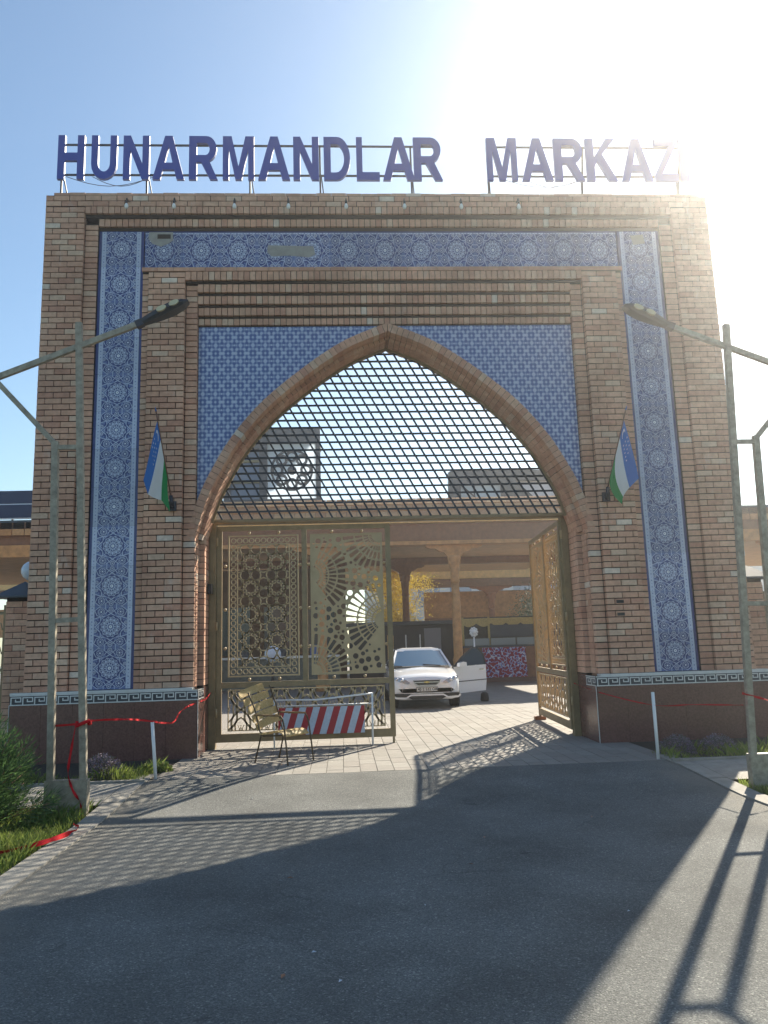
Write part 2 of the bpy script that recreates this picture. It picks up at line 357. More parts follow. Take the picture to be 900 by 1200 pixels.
# ------------------------------------------------------------------ ground
def sheet(name, x0, x1, ys, m, z=0, flat=False):
    mb = MB()
    for a, b in zip(ys, ys[1:]):
        mb.poly([(x0,a,(0 if flat else gz(a))+z),(x1,a,(0 if flat else gz(a))+z),(x1,b,(0 if flat else gz(b))+z),(x0,b,(0 if flat else gz(b))+z)], m)
    o = mb.build(name, kind='structure', fix=False); return o
ys_all = [-60,-20,-12,-8,-6,-5]+[-4.2+.1*k for k in range(23)]+[-1.99]
base_ys = [-110]+ys_all+[110]
sheet('ground', -110, 110, base_ys, turf, -.03)
road = sheet('road', -3.32, 3.32, [-40]+ys_all[1:-1]+[-2.0], asphalt, 0.0)
# ================================================================== GATEWAY
GW = thing('brick_gateway', 'tall brick portal with pointed arch, blue tiled bands and dark plinth', 'gateway', (0,0,0))
OUT = [(0,6.92),(.72,6.62),(1.43,6.14),(2.12,5.55),(2.62,4.94),(2.93,4.40),(3.07,4.10),(3.20,3.72),(3.29,3.38)]
half = resample(catmull(OUT), .02)
def offset(P, d):
    out = []
    for j, p in enumerate(P):
        a, b = P[max(j-1,0)], P[min(j+1,len(P)-1)]; t = Vector((b[0]-a[0], b[1]-a[1])).normalized()
        out.append((p[0]-(-t.y)*d*1.0, p[1]-(t.x)*d))
    out = [(max(0, x), z) for x, z in out]
    while len(out) > 2 and out[1][0] <= 1e-6: out.pop(0)
    return out
# travelling from apex to springing: t=(+,-); inward (towards centre/below) is (-|.|, -|.|)
def inner_curve(d): return offset(half, d)
cur14 = inner_curve(.14); cur24 = inner_curve(.24)
def arch_ring(P, z0=0, x_low=None):
    """closed outline of opening given half curve (apex first)"""
    xl = x_low or P[-1][0]
    return [(-xl, z0)] + [(-x, z) for x, z in reversed(P)] + [(x, z) for x, z in P[1:]] + [(xl, z0)]
core = MB()
op = arch_ring(inner_curve(.12), 0, 3.17)
core.plate([(-5.66,-.3),(-5.66,9.22),(5.66,9.22),(5.66,-.3)]+list(reversed([(p[0], p[1] if p[1] else -.3) for p in op])), [], .085, .75, mortar, rear)
core.plate([(-5.66,-.3),(-5.66,9.22),(5.66,9.22),(5.66,-.3),(3.17,-.3),(3.17,7.6),(-3.17,7.6),(-3.17,-.3)], [], .7505, 1.30, mortar, rear)
for s in (-1, 1):
    def bx(xa, xb, y0, z0, z1):
        core.box((min(s*xa, s*xb), y0, z0), (max(s*xa, s*xb), .0852, z1), mortar)
    bx(5.04, 5.655, -.096, -.3, 9.19)
    bx(4.81, 5.035, -.038, -.3, 8.70)
    bx(3.955, 4.056, -.038, -.3, 7.90)
    bx(3.357, 3.945, -.096, -.3, 7.89)
    bx(3.166, 3.352, -.006, -.3, 7.70)
core.box((-5.655,-.096,8.98), (5.66,.0851,9.19), mortar)
core.build('mortar_core', GW)
for s in (-1, 1): MB().box((min(s*5.661,s*5.672),-.09,0), (max(s*5.661,s*5.672),1.31,9.2), rear).build('flank_facing', GW)
for a, b in ((-5.66,-3.18),(3.18,5.66)): MB().box((a,1.301,0), (b,1.312,9.2), rear).build('rear_facing', GW)
MB().box((-3.179,1.301,7.62), (3.179,1.312,9.2), rear).build('rear_facing', GW)
coping = MB()
x = -5.55
bricks, heads = [], []
CO = .098
def course_bricks(xa, xb, yf, z0, z1, depth=.11, L=.26, sgn=1, skip=None):
    k = 0; z = z0
    while z+CO*.6 < z1:
        zz = min(z+CO-.010, z1)
        wd = xb-xa
        if wd < .3: cuts = [xa, xb]
        else:
            off = (L/2 if k % 2 else 0); cuts = [xa]; q = xa+(L-off if off else L)
            while q < xb-.06: cuts.append(q); q += L
            cuts.append(xb)
        for a, b in zip(cuts, cuts[1:]):
            j = rnd.uniform(-.004, .004)
            bx_ = (a+.006, yf+j, z+rnd.uniform(-.0015,.0015), b-.007, yf+depth, zz-.006, tint())
            if sgn < 0: bx_ = (-bx_[3], bx_[1], bx_[2], -bx_[0], bx_[4], bx_[5], bx_[6])
            bricks.append(bx_)
        z += CO; k += 1
ZP = 1.04                                     # top of plinth
for s in (1, -1):
    course_bricks(5.02, 5.67, -.12, ZP, 8.98, sgn=s)
    course_bricks(4.805, 5.018, -.06, ZP, 8.68, depth=.08, sgn=s)
    course_bricks(3.955, 4.06, -.06, ZP, 7.86, depth=.08, sgn=s)
    course_bricks(3.345, 3.95, -.12, ZP, 7.86, sgn=s)
    course_bricks(3.15, 3.343, -.03, ZP, 7.66, depth=.10, sgn=s)
course_bricks(-5.67, 5.67, -.12, 8.99, 9.19)
# jamb bricks on the reveals
for s in (1, -1):
    z = .0 ; k = 0
    z = ZP
    while z < 3.45:
        ya = .09; cuts = [ya, .22 if k % 2 else .345, .345] if k % 2 else [ya, .345]
        for a, b in zip(cuts, cuts[1:]):
            bb = (3.15, a+.004, z, 3.24, b-.005, z+CO-.01, tint()); bricks.append(bb if s > 0 else (-bb[3], bb[1], bb[2], -bb[0], bb[4], bb[5], bb[6]))
        q = .35+(.125 if k % 2 else .25); cuts = [.35]
        while q < 1.28: cuts.append(q); q += .25
        cuts.append(1.29)
        for a, b in zip(cuts, cuts[1:]):
            bb = (3.07, a+.004, z, 3.16, b-.005, z+CO-.01, tint()); bricks.append(bb if s > 0 else (-bb[3], bb[1], bb[2], -bb[0], bb[4], bb[5], bb[6]))
        z += CO; k += 1
for s in (-1, 1):
    MB().box((min(s*3.082, s*3.171), .36, -.2), (max(s*3.082, s*3.171), 1.285, 3.40), mortar).build('jamb_mortar', GW)
blocks('brick', 'upper_brickwork', bricks, brickm, GW)
# coping course, set back
x = -5.58
while x < 5.5:
    heads.append((x+.003, -.02+rnd.uniform(-.006,.006), 9.2, min(x+.257, 5.58), .25, 9.285+rnd.uniform(-.004,.006), tint())); x += .26
blocks('coping_brick', 'coping_rest', heads, brickm, GW); heads = []
MB().box((-5.6,.1,9.19), (5.6,1.29,9.27), cement).build('parapet_top', GW)
# rowlock cornice courses
def rowlock(x0, x1, z0, z1, yf, depth=.16, pitch=.0975):
    n = round((x1-x0)/pitch); p = (x1-x0)/n
    for k in range(n):
        heads.append((x0+k*p+.006, yf+rnd.uniform(-.004,.004), z0+rnd.uniform(-.002,.002), x0+(k+1)*p-.006, yf+depth, z1, tint()))
cm = MB()
for z0, z1, y, xw in ((8.855,8.975,-.12,5.02), (8.655,8.785,-.05,4.805)):
    rowlock(-xw, xw, z0, z1, y)
    cm.box((-xw+.003, y+.045, z0-.06), (xw-.003, .0853, z1+.006), mortar)
ZR = [(7.655,7.80), (7.455,7.59), (7.265,7.40), (7.08,7.21), (6.925,7.03)]
for k, (z0, z1) in enumerate(ZR):
    y = -.12+.04*k; xw = 3.35 if k == 0 else 3.15
    rowlock(-xw, xw, z0, z1, y)
    cm.box((-xw+.002+.001*k, y+.05, z0-.045), (xw-.002-.001*k, .0854+.0001*k, z1+.012), mortar)
# flat course that tops the inner frame
x = -4.06
while x < 4.0:
    bricks_x = (x+.003, -.125+rnd.uniform(-.003,.003), 7.81, min(x+.257, 4.06), .06, 7.875, rnd.choice((1,3,5))); heads.append(bricks_x); x += .26
cm.box((-4.05,-.1,7.80), (4.05,.0856,7.868), mortar)
blocks('cornice_brick', 'cornice_rest', heads, brickm, GW)
cm.build('cornice_mortar', GW)
# arch ring of radial bricks
def voussoirs(curve, d0, d1, y0, y1, pitch, name, stuff=False, gap=.009, jit=.004):
    pts = resample(curve, pitch); mbS = MB()
    for s in (1, -1):
        for a, b in zip(pts, pts[1:]):
            t = Vector((b[0]-a[0], b[1]-a[1])); L = t.length; t.normalize(); nn = Vector((t.y, -t.x))  # outward normal
            if nn.y < 0 and nn.x < 0: nn = -nn
            nn = Vector((abs(t.y), abs(t.x)))
            A = Vector(a)+t*gap/2; B = Vector(b)-t*gap/2; j = rnd.uniform(-jit, jit)
            q = [A-nn*d1, B-nn*d1, B-nn*d0, A-nn*d0]
            q = [(s*max(p.x, .004), p.y) for p in q]
            mb = mbS if stuff else MB()
            mb.hexa([(p[0], y0+j, p[1]) for p in q], [(p[0], y1, p[1]) for p in q], brickm[tint()])
            if not stuff: mb.build(name, GW)
    if stuff: mbS.build(name, GW, kind='stuff')
voussoirs(half, 0, .14, -.02, .23, .1, 'arch_brick')
for k, (a, b) in enumerate(((.24,.49), (.50,.76))):
    voussoirs(half, .12, .20, a, b, .1, 'soffit_bricks', stuff=True)
vm = MB()
for P, d0, d1, y0, y1 in ((half,.012,.128,.0,.235), (half, .10,.188,.245,.752)):
    for s in (1, -1):
        pts = resample(P, .1)
        for a, b in zip(pts, pts[1:]):
            t = Vector((b[0]-a[0], b[1]-a[1])).normalized(); nn = Vector((abs(t.y), abs(t.x)))
            q = [Vector(a)-nn*d1, Vector(b)-nn*d1, Vector(b)-nn*d0, Vector(a)-nn*d0]; q = [(s*max(p.x,.004), p.y) for p in q]
            vm.hexa([(p[0], y0, p[1]) for p in q], [(p[0], y1, p[1]) for p in q], mortar)
vm.build('arch_mortar', GW)
# spandrel tile panels
for s in (-1, 1):
    cv = [p for p in resample(half, .06) if p[0] <= 3.149 and p[1] < 6.922]
    cv = offset(cv, .05)
    pl = [(s*x, z) for x, z in cv] + [(s*3.149, cv[-1][1]), (s*3.149, 6.90), (s*.02, 6.90)]
    pl[0] = (s*.02, min(pl[0][1], 6.86))
    MB().plate(pl, [], .078, .0846, spand).build('spandrel_tile_panel', GW)

# ---- patterned tiles: printed ornament as thin coloured geometry
def dot(mb, cx, cz, r, y, m, n=10, rot=0):
    mb.poly([(cx+r*math.cos(rot+2*PI*k/n), y, cz+r*math.sin(rot+2*PI*k/n)) for k in range(n)], m)
def ln(mb, pts, wd, y, m, closed=False):
    P = list(pts)+([pts[0]] if closed else [])
    for a, b in zip(P, P[1:]):
        a, b = Vector(a), Vector(b); d = (b-a)
        if d.length < 1e-6: continue
        d.normalize(); nn = Vector((-d.y, d.x))*wd/2; e = d*wd*.35; a = a-e; b = b+e
        mb.poly([(p.x, y, p.y) for p in (a-nn, b-nn, b+nn, a+nn)], m)
def floret(mb, cx, cz, r, y):
    dot(mb, cx, cz, r*1.32, y-.0002, navy, 8)
    ln(mb, [(cx+r*math.cos(PI/8+PI/4*k), cz+r*math.sin(PI/8+PI/4*k)) for k in range(8)], .009, y-.0006, paleblue, True)
    for k in range(8): dot(mb, cx+r*.62*math.cos(PI/4*k), cz+r*.62*math.sin(PI/4*k), r*.15, y-.0008, paleblue, 5)
    dot(mb, cx, cz, r*.26, y-.001, whiteg, 8)
def rosette(mb, cx, cz, y, Rr=.162):
    dot(mb, cx, cz, Rr*1.09, y-.0002, navy, 24)
    n = 12
    for k in range(n):
        a = 2*PI*k/n; a2 = a+PI/n
        P = lambda r_, t: (cx+r_*math.cos(t), cz+r_*math.sin(t))
        ln(mb, [P(Rr*.98, a-PI/n), P(Rr*.84, a), P(Rr*.98, a2)], .0085, y-.0005, paleblue)
        ln(mb, [P(Rr*.98, a2), P(Rr*.60, a2)], .0085, y-.0005, paleblue)
        ln(mb, [P(Rr*.60, a-PI/n), P(Rr*.46, a), P(Rr*.60, a2)], .0085, y-.0005, paleblue)
        ln(mb, [P(Rr*.46, a), P(Rr*.25, a2)], .0085, y-.0005, paleblue)
        dot(mb, *P(Rr*.68, a), Rr*.13, y-.0006, whiteg2, 6)
        dot(mb, *P(Rr*.33, a), Rr*.08, y-.0006, whiteg2, 5)
    dot(mb, cx, cz, Rr*.20, y-.0007, midblue, 12); dot(mb, cx, cz, Rr*.15, y-.0009, whiteg, 12); dot(mb, cx, cz, Rr*.05, y-.0011, navy, 6)
def field_lines(mb, Wd, Hd, y):
    w_, h_ = Wd/2, Hd/2
    for sx in (-1, 1):
        for sz in (-1, 1):
            # arms of the great star round the rosette
            ln(mb, [(sx*w_*.98, 0), (sx*w_*.62, sz*h_*.26), (sx*w_*.62, sz*h_*.50), (sx*w_*.30, sz*h_*.50), (0, sz*h_*.66)], .013, y, paleblue)
            ln(mb, [(sx*w_*.80, 0), (sx*w_*.52, sz*h_*.20), (sx*w_*.52, sz*h_*.42), (0, sz*h_*.56)], .009, y, paleblue)
            ln(mb, [(sx*w_, sz*h_*.40), (sx*w_*.62, sz*h_*.50), (sx*w_*.36, sz*h_*.62), (0, sz*h_*.98)], .011, y, paleblue)
            ln(mb, [(0, sz*h_*.66), (sx*w_*.34, sz*h_*.86), (sx*w_*.34, sz*h_)], .010, y, paleblue)
            ln(mb, [(sx*w_*.34, sz*h_*.86), (sx*w_*.70, sz*h_*.98), (sx*w_, sz*h_*.80), (sx*w_*.86, sz*h_*.56), (sx*w_*.62, sz*h_*.50)], .010, y, paleblue)
            floret(mb, sx*w_*.60, sz*h_*.73, .052, y)
            floret(mb, sx*w_*.93, sz*h_*.20, .022, y)
            dot(mb, sx*w_*.30, sz*h_*.60, .018, y-.0004, midblue, 6); dot(mb, sx*w_*.80, sz*h_*.34, .016, y-.0004, midblue, 6)
    for sz in (-1, 1): floret(mb, 0, sz*h_*.865, .034, y)
def tile_module(Wd, Hd, side):
    mb = MB(); w_, h_ = Wd/2, Hd/2-.0015
    mb.box((-w_-side, -.004, -h_), (w_+side, .02, h_), navy)
    y = -.0046
    dot_m = paleblue
    if side > .02:
        for sx in (-1, 1):
            a, b = sx*(w_+.004), sx*(w_+side*.62)
            mb.poly([(min(a,b), y, -h_), (max(a,b), y, -h_), (max(a,b), y, h_), (min(a,b), y, h_)], paleblue)
            c = (a+b)/2
            for k in range(12): dot(mb, c, -h_+(k+.5)*Hd/12, .011 if k % 2 else .007, y-.0004, midblue, 6)
    # pale wash behind the star field
    mb.poly([(-w_, y+.0003, -h_), (w_, y+.0003, -h_), (w_, y+.0003, h_), (-w_, y+.0003, h_)], midblue)
    for sx in (-1, 1):
        for sz in (-1, 1):
            mb.poly([(sx*w_*.99, y+.0002, sz*h_*.42), (sx*w_*.66, y+.0002, sz*h_*.50), (sx*w_*.70, y+.0002, sz*h_*.96), (sx*w_*.99, y+.0002, sz*h_*.80)], navy)
            mb.poly([(sx*w_*.97, y+.0002, 0), (sx*w_*.60, y+.0002, sz*h_*.24), (sx*w_*.62, y+.0002, sz*h_*.46), (sx*w_*.90, y+.0002, sz*h_*.34)], navy)
            mb.poly([(0, y+.0002, sz*h_*.60), (sx*w_*.30, y+.0002, sz*h_*.50), (sx*w_*.34, y+.0002, sz*h_*.84), (sx*w_*.10, y+.0002, sz*h_*.98)], navy)
    if 0: mb.poly([(-w_*.98, y+.0001, 0), (-w_*.58, y+.0001, -h_*.5), (0, y+.0001, -h_*.62), (w_*.58, y+.0001, -h_*.5), (w_*.98, y+.0001, 0), (w_*.58, y+.0001, h_*.5), (0, y+.0001, h_*.62), (-w_*.58, y+.0001, h_*.5)], midblue)
    field_lines(mb, Wd, Hd, y-.0004); rosette(mb, 0, 0, y-.0008)
    me = mb.mesh('tile'); return me
PT = .617
tmesh = tile_module(.50, PT, .125); tmesh_h = tile_module(.50, PT, .045)
gb = MB()
for s in (-1, 1):
    gb.box((min(s*4.062,s*4.803), .006, ZP), (max(s*4.062,s*4.803), .0848, 8.60), navy)
gb.box((-4.05, .007, 7.88), (4.05, .0847, 8.60), navy)
gb.build('tile_bedding', GW)
def put_tile(me, x, z, rot=0, sc_=(1,1,1), y=-.002):
    o = bpy.data.objects.new('tile', me); C.objects.link(o); o.parent = GW; o.location = (x, y, z); o.rotation_euler = (rnd.uniform(-.004,.004), rot+rnd.uniform(-.002,.002), rnd.uniform(-.005,.005)); o.scale = sc_; return o
nv = 12; hv = (8.585-ZP-.01)/nv
for s in (-1, 1):
    for k in range(nv): put_tile(tmesh, s*4.433, ZP+.005+hv*(k+.5), sc_=(.985,1,hv/PT))
nh = 13; hh = 8.08/nh
for k in range(nh): put_tile(tmesh_h, -4.04+hh*(k+.5), 8.235, rot=PI/2, sc_=(1.17,1,hh/PT))
# patches where tiles have fallen off
def patch(name, pts, y0, m, lab=None):
    o = MB().plate(pts, [], y0, .0, m).build(name, GW)
    if lab: o['label'] = lab
patch('bare_patch', [(-3.98,8.57),(-3.58,8.57),(-3.58,8.42),(-3.66,8.36),(-3.78,8.31),(-3.92,8.36),(-3.99,8.45)], -.013, cement, 'grey cement patch where the tile has broken away')
patch('bare_patch', [(-1.99,8.33),(-1.22,8.31),(-1.19,8.16),(-1.30,8.11),(-1.60,8.14),(-1.93,8.13),(-2.0,8.2)], -.013, cement, 'long grey cement patch in the upper tile band')
patch('putlog_hole', [(-3.84,8.53),(-3.62,8.53),(-3.62,8.45),(-3.84,8.45)], -.015, mortar)
patch('bare_patch', [(4.30,8.50),(4.52,8.52),(4.55,8.36),(4.34,8.33)], -.013, cement, 'small cement patch near the right end of the tile band')
# ---- plinth
slabs = []
for s in (-1, 1):
    pb = MB()
    pb.box((min(s*3.08, s*5.83), -.148, -.25), (max(s*3.08, s*5.83), .345, 1.0), mortar)
    pb.box((min(s*3.08, s*5.67), .3449, -.25), (max(s*3.08, s*5.67), .34495, 1.0), mortar) if False else None
    pb.box((min(s*3.14, s*5.84), -.165, 1.005), (max(s*3.14, s*5.84), -.0, 1.035), keywhite)
    x = 3.075
    while x < 5.83:
        x1 = min(x+.46, 5.835); a = (x+.0015, -.16, -.2, x1-.0015, -.14, .850, 0)
        slabs.append(a if s > 0 else (-a[3], *a[1:3], -a[0], *a[4:])); x += .46
    for y0, y1 in ((-.142,.10), (.103,.345)):
        a = (3.062, y0, -.2, 3.081, y1, .850, 0); slabs.append(a if s > 0 else (-a[3], *a[1:3], -a[0], *a[4:]))
    for y0, y1 in ((-.142,.345),):
        a = (5.829, y0, -.2, 5.84, y1, .850, 0); slabs.append(a if s > 0 else (-a[3], *a[1:3], -a[0], *a[4:]))
    # inner jamb plinth facing
    for y0, y1 in ((.352,.82), (.823,1.285)):
        a = (3.066, y0, -.2, 3.0815, y1, 1.02, 0); slabs.append(a if s > 0 else (-a[3], *a[1:3], -a[0], *a[4:]))
    pb.box((min(s*3.058, s*3.063), -.163, -.2), (max(s*3.058, s*3.063), -.139, .86), keywhite)  # white strip paints the lit corner edge of the plinth
    pb.box((min(s*5.841, s*5.847), -.163, -.2), (max(s*5.841, s*5.847), -.139, .86), keywhite)  # same painted lit edge at the outer corner
    pb.build('plinth_core', GW)
for i_, a in enumerate(slabs):
    o = MB().box(a[:3], a[3:6], granite).build('granite_slab', GW)
def key_unit(wd, hg):
    mb = MB(); mb.box((0.0005, 0, 0), (wd-.0005, .02, hg), keydark); t = hg*.105
    def st(a, b): 
        x0, x1 = sorted((a[0], b[0])); z0, z1 = sorted((a[1], b[1])); mb.box((x0-t/2, -.002, z0-t/2), (x1+t/2, .001, z1+t/2), keywhite)
    e = t/2
    mb.box((.0005, -.003, hg-t), (wd-.0005, .002, hg), keywhite); mb.box((.0005, -.003, 0), (wd-.0005, .002, t), keywhite)
    X = lambda q: q*wd; Z = lambda q: q*hg
    P = [(.12,.12),(.12,.76),(.94,.76),(.94,.38),(.50,.38),(.50,.56)]
    for j, (a, b) in enumerate(zip(P, P[1:])):
        x0, x1 = sorted((X(a[0]), X(b[0]))); z0, z1 = sorted((Z(a[1]), Z(b[1])))
        if j % 2: mb.box((x0+e, -.0021, z0-e), (x1-e, .001, z1+e), keywhite)
        else: mb.box((x0-e, -.0023, z0-e), (x1+e, .001, z1+e), keywhite)
    return mb.mesh('key_tile')
kw = 2.77/16
km = key_unit(kw, .152)
for s in (-1, 1):
    for k in range(16):
        o = bpy.data.objects.new('key_tile', km); C.objects.link(o); o.parent = GW; o.location = ((3.067 if s > 0 else -5.837)+k*kw, -.161, .852)
    for k in range(2):
        o = bpy.data.objects.new('key_tile', km); C.objects.link(o); o.parent = GW
        o.rotation_euler = (0, 0, s*-PI/2); o.scale = (1.38,1,1)
        o.location = (s*3.063, -.138+(k+1)*kw*1.38 if s > 0 else -.138+k*kw*1.38, .852)

# ================================================================== arch lattice grille
LG = thing('arch_grille', 'dark slanted bar grille filling the pointed arch above the gates', 'grille', (0,.6,3.6))
inn = inner_curve(.225)
def halfw(z):
    for a, b in zip(inn, inn[1:]):
        if b[1] <= z <= a[1]:
            q = (z-b[1])/max(1e-9, a[1]-b[1]); return b[0]+(a[0]-b[0])*q
    return inn[-1][0] if z < inn[-1][1] else -1
fr = MB()
for s in (-1, 1):
    pp = [p for p in resample(inner_curve(.215), .12) if p[1] > 3.62]
    fr.strip([(s*p[0], p[1]) for p in pp], .045, .57, .63, bronze)
fr.box((-3.02,.575,3.68), (3.02,.625,3.715), bronze)
fr.build('arch_frame', LG)
z = 3.85
while z < 6.7:
    h = halfw(z)
    if h > .06: MB().box((-h,.587,z-.0145), (h,.613,z+.0145), darksteel).build('lattice_bar', LG)
    z += .131
sl = .54                                          # dx per dz downward (lean like a backslash)
xb = -4.6
while xb < 3.0:
    # bar: x = xb' - ... at z: x = xb + (6.7 - z)*sl
    seg = []
    zz = 6.62
    while zz > 3.71:
        xx = xb+(6.7-zz)*sl
        if abs(xx) < halfw(zz): seg.append((xx, zz))
        zz -= .02
    if len(seg) > 3:
        MB().bar((seg[0][0],.6,seg[0][1]), (seg[-1][0],.6,seg[-1][1]), .029, .022, darksteel).build('lattice_bar', LG)
    xb += .167

# ================================================================== gate frame and leaves
GF = thing('gate_surround', 'olive steel frame lining the arch opening and carrying both gate leaves', 'gate frame', (0,.85,0))
for s in (-1, 1):
    MB().box((min(s*2.95,s*3.062), .78, .0), (max(s*2.95,s*3.062), .92, 3.76), bronze).build('post', GF)
MB().box((-2.95,.785,3.675), (2.95,.915,3.76), bronze).build('head_beam', GF)
hm = MB()
for s in (-1, 1):
    for z in (.5, 1.9, 3.3): hm.tube([(s*2.935,.77,z), (s*2.935,.77,z+.14)], .018, bronze2, 8)
hm.build('hinges', GF)
def clip(a, b, x0, x1, z0, z1):
    t0, t1 = 0., 1.; dx, dz = b[0]-a[0], b[1]-a[1]
    for p, q in ((-dx, a[0]-x0), (dx, x1-a[0]), (-dz, a[1]-z0), (dz, z1-a[1])):
        if abs(p) < 1e-12:
            if q < 0: return None
        else:
            r_ = q/p
            if p < 0: t0 = max(t0, r_)
            else: t1 = min(t1, r_)
    if t0 >= t1-1e-6: return None
    return (a[0]+dx*t0, a[1]+dz*t0), (a[0]+dx*t1, a[1]+dz*t1)
def hankin(x0, x1, z0, z1, pitch, theta=R(66)):
    segs = []
    a = pitch/(1+math.sqrt(2))
    def polyseg(cx, cz, n, side, rot):
        ap = side/(2*math.tan(PI/n))
        for k in range(n):
            p1 = rot+2*PI*k/n; p2 = rot+2*PI*(k+1)/n
            m1 = Vector((cx+ap*math.cos(p1), cz+ap*math.sin(p1))); m2 = Vector((cx+ap*math.cos(p2), cz+ap*math.sin(p2)))
            # ray from m1 turned towards m2: edge tangent direction + inward
            t = Vector((-math.sin(p1), math.cos(p1))); i = Vector((-math.cos(p1), -math.sin(p1)))
            d = t*math.cos(theta)+i*math.sin(theta)
            bis = Vector((math.cos((p1+p2)/2), math.sin((p1+p2)/2))); c = Vector((cx, cz))
            # intersect m1 + s d with c + r bis
            den = d.x*bis.y-d.y*bis.x; w_ = c-m1; s_ = (w_.x*bis.y-w_.y*bis.x)/den
            X = m1+d*s_; segs.append((tuple(m1), tuple(X))); segs.append((tuple(X), tuple(m2)))
    i0 = int((x1-x0)/pitch)+3; j0 = int((z1-z0)/pitch)+3
    cx0 = (x0+x1)/2; 
    for i in range(-i0, i0):
        for j in range(-1, j0):
            cx, cz = cx0+(i+.5)*pitch, z0+j*pitch
            if cx < x0-pitch or cx > x1+pitch: continue
            polyseg(cx, cz, 8, a, 0); polyseg(cx+pitch/2, cz+pitch/2, 4, a, PI/4)
    out = []
    for i in range(-i0, i0):
        for j in range(-1, j0):
            cx, cz = cx0+(i+.5)*pitch, z0+j*pitch
            ap = pitch/2
            for k in range(8):
                a1_, a2_, am = PI/4*k, PI/4*(k+1), PI/4*(k+.5); Pq = lambda r_, t_: (cx+r_*math.cos(t_), cz+r_*math.sin(t_))
                segs += [(Pq(ap*.36, am), Pq(ap*.50, a1_)), (Pq(ap*.36, am), Pq(ap*.50, a2_)), (Pq(ap*.50, a1_), Pq(ap*.66, am)), (Pq(ap*.50, a2_), Pq(ap*.66, am)), (Pq(ap*.66, am), Pq(ap*.84, a1_)), (Pq(ap*.66, am), Pq(ap*.84, a2_))]
    for s_ in segs:
        c_ = clip(*s_, x0, x1, z0, z1)
        if c_: out.append(c_)
    return out
def curve_plate(outer, holes, t, m_):
    """pierced plate cut into thin rows, so any number of holes stays robust"""
    x0, x1 = outer[0][0], outer[1][0]; z0, z1 = outer[0][1], outer[2][1]; n = int((z1-z0)/.0065); h = (z1-z0)/n; mb = MB()
    for r_ in range(n):
        za = z0+r_*h; zc = za+h/2; iv = []
        for H in holes:
            xs = []
            for p, q in zip(H, H[1:]+H[:1]):
                if (p[1] <= zc) != (q[1] <= zc): xs.append(p[0]+(q[0]-p[0])*(zc-p[1])/(q[1]-p[1]))
            if len(xs) == 2: iv.append((min(xs), max(xs)))
        iv.sort(); c = x0
        for a_, b_ in iv:
            if a_ > c+.001: mb.box((c,-t,za), (a_,t,za+h), m_)
            c = max(c, b_)
        if x1 > c: mb.box((c,-t,za), (x1,t,za+h), m_)
    return mb
def sun_holes(cx, cz, rings, a0, a1, box):
    H = []
    for r0_, r1_, n in rings:
        for k in range(n):
            a = a0+(a1-a0)*(k+.5)/n; hw = r0_*(a1-a0)/n*.33; c, s_ = math.cos(a), math.sin(a)
            hw2 = r1_*(a1-a0)/n*.31; hw = hw*.6+hw2*.4; hw2 = hw*1.05; e = hw*.35
            q = [(r0_,-hw+e),(r0_+e,-hw),(r1_-e,-hw2),(r1_,-hw2+e),(r1_,hw2-e),(r1_-e,hw2),(r0_+e,hw),(r0_,hw-e)]
            P = [(cx+u*c-v*s_, cz+u*s_+v*c) for u, v in q]
            if all(box[0] < p[0] < box[1] and box[2] < p[1] < box[3] for p in P): H.append(P)
    return H
KNOB = MB().ball((0,0,0), .026, bronze2, 8).mesh('spacer_knob')
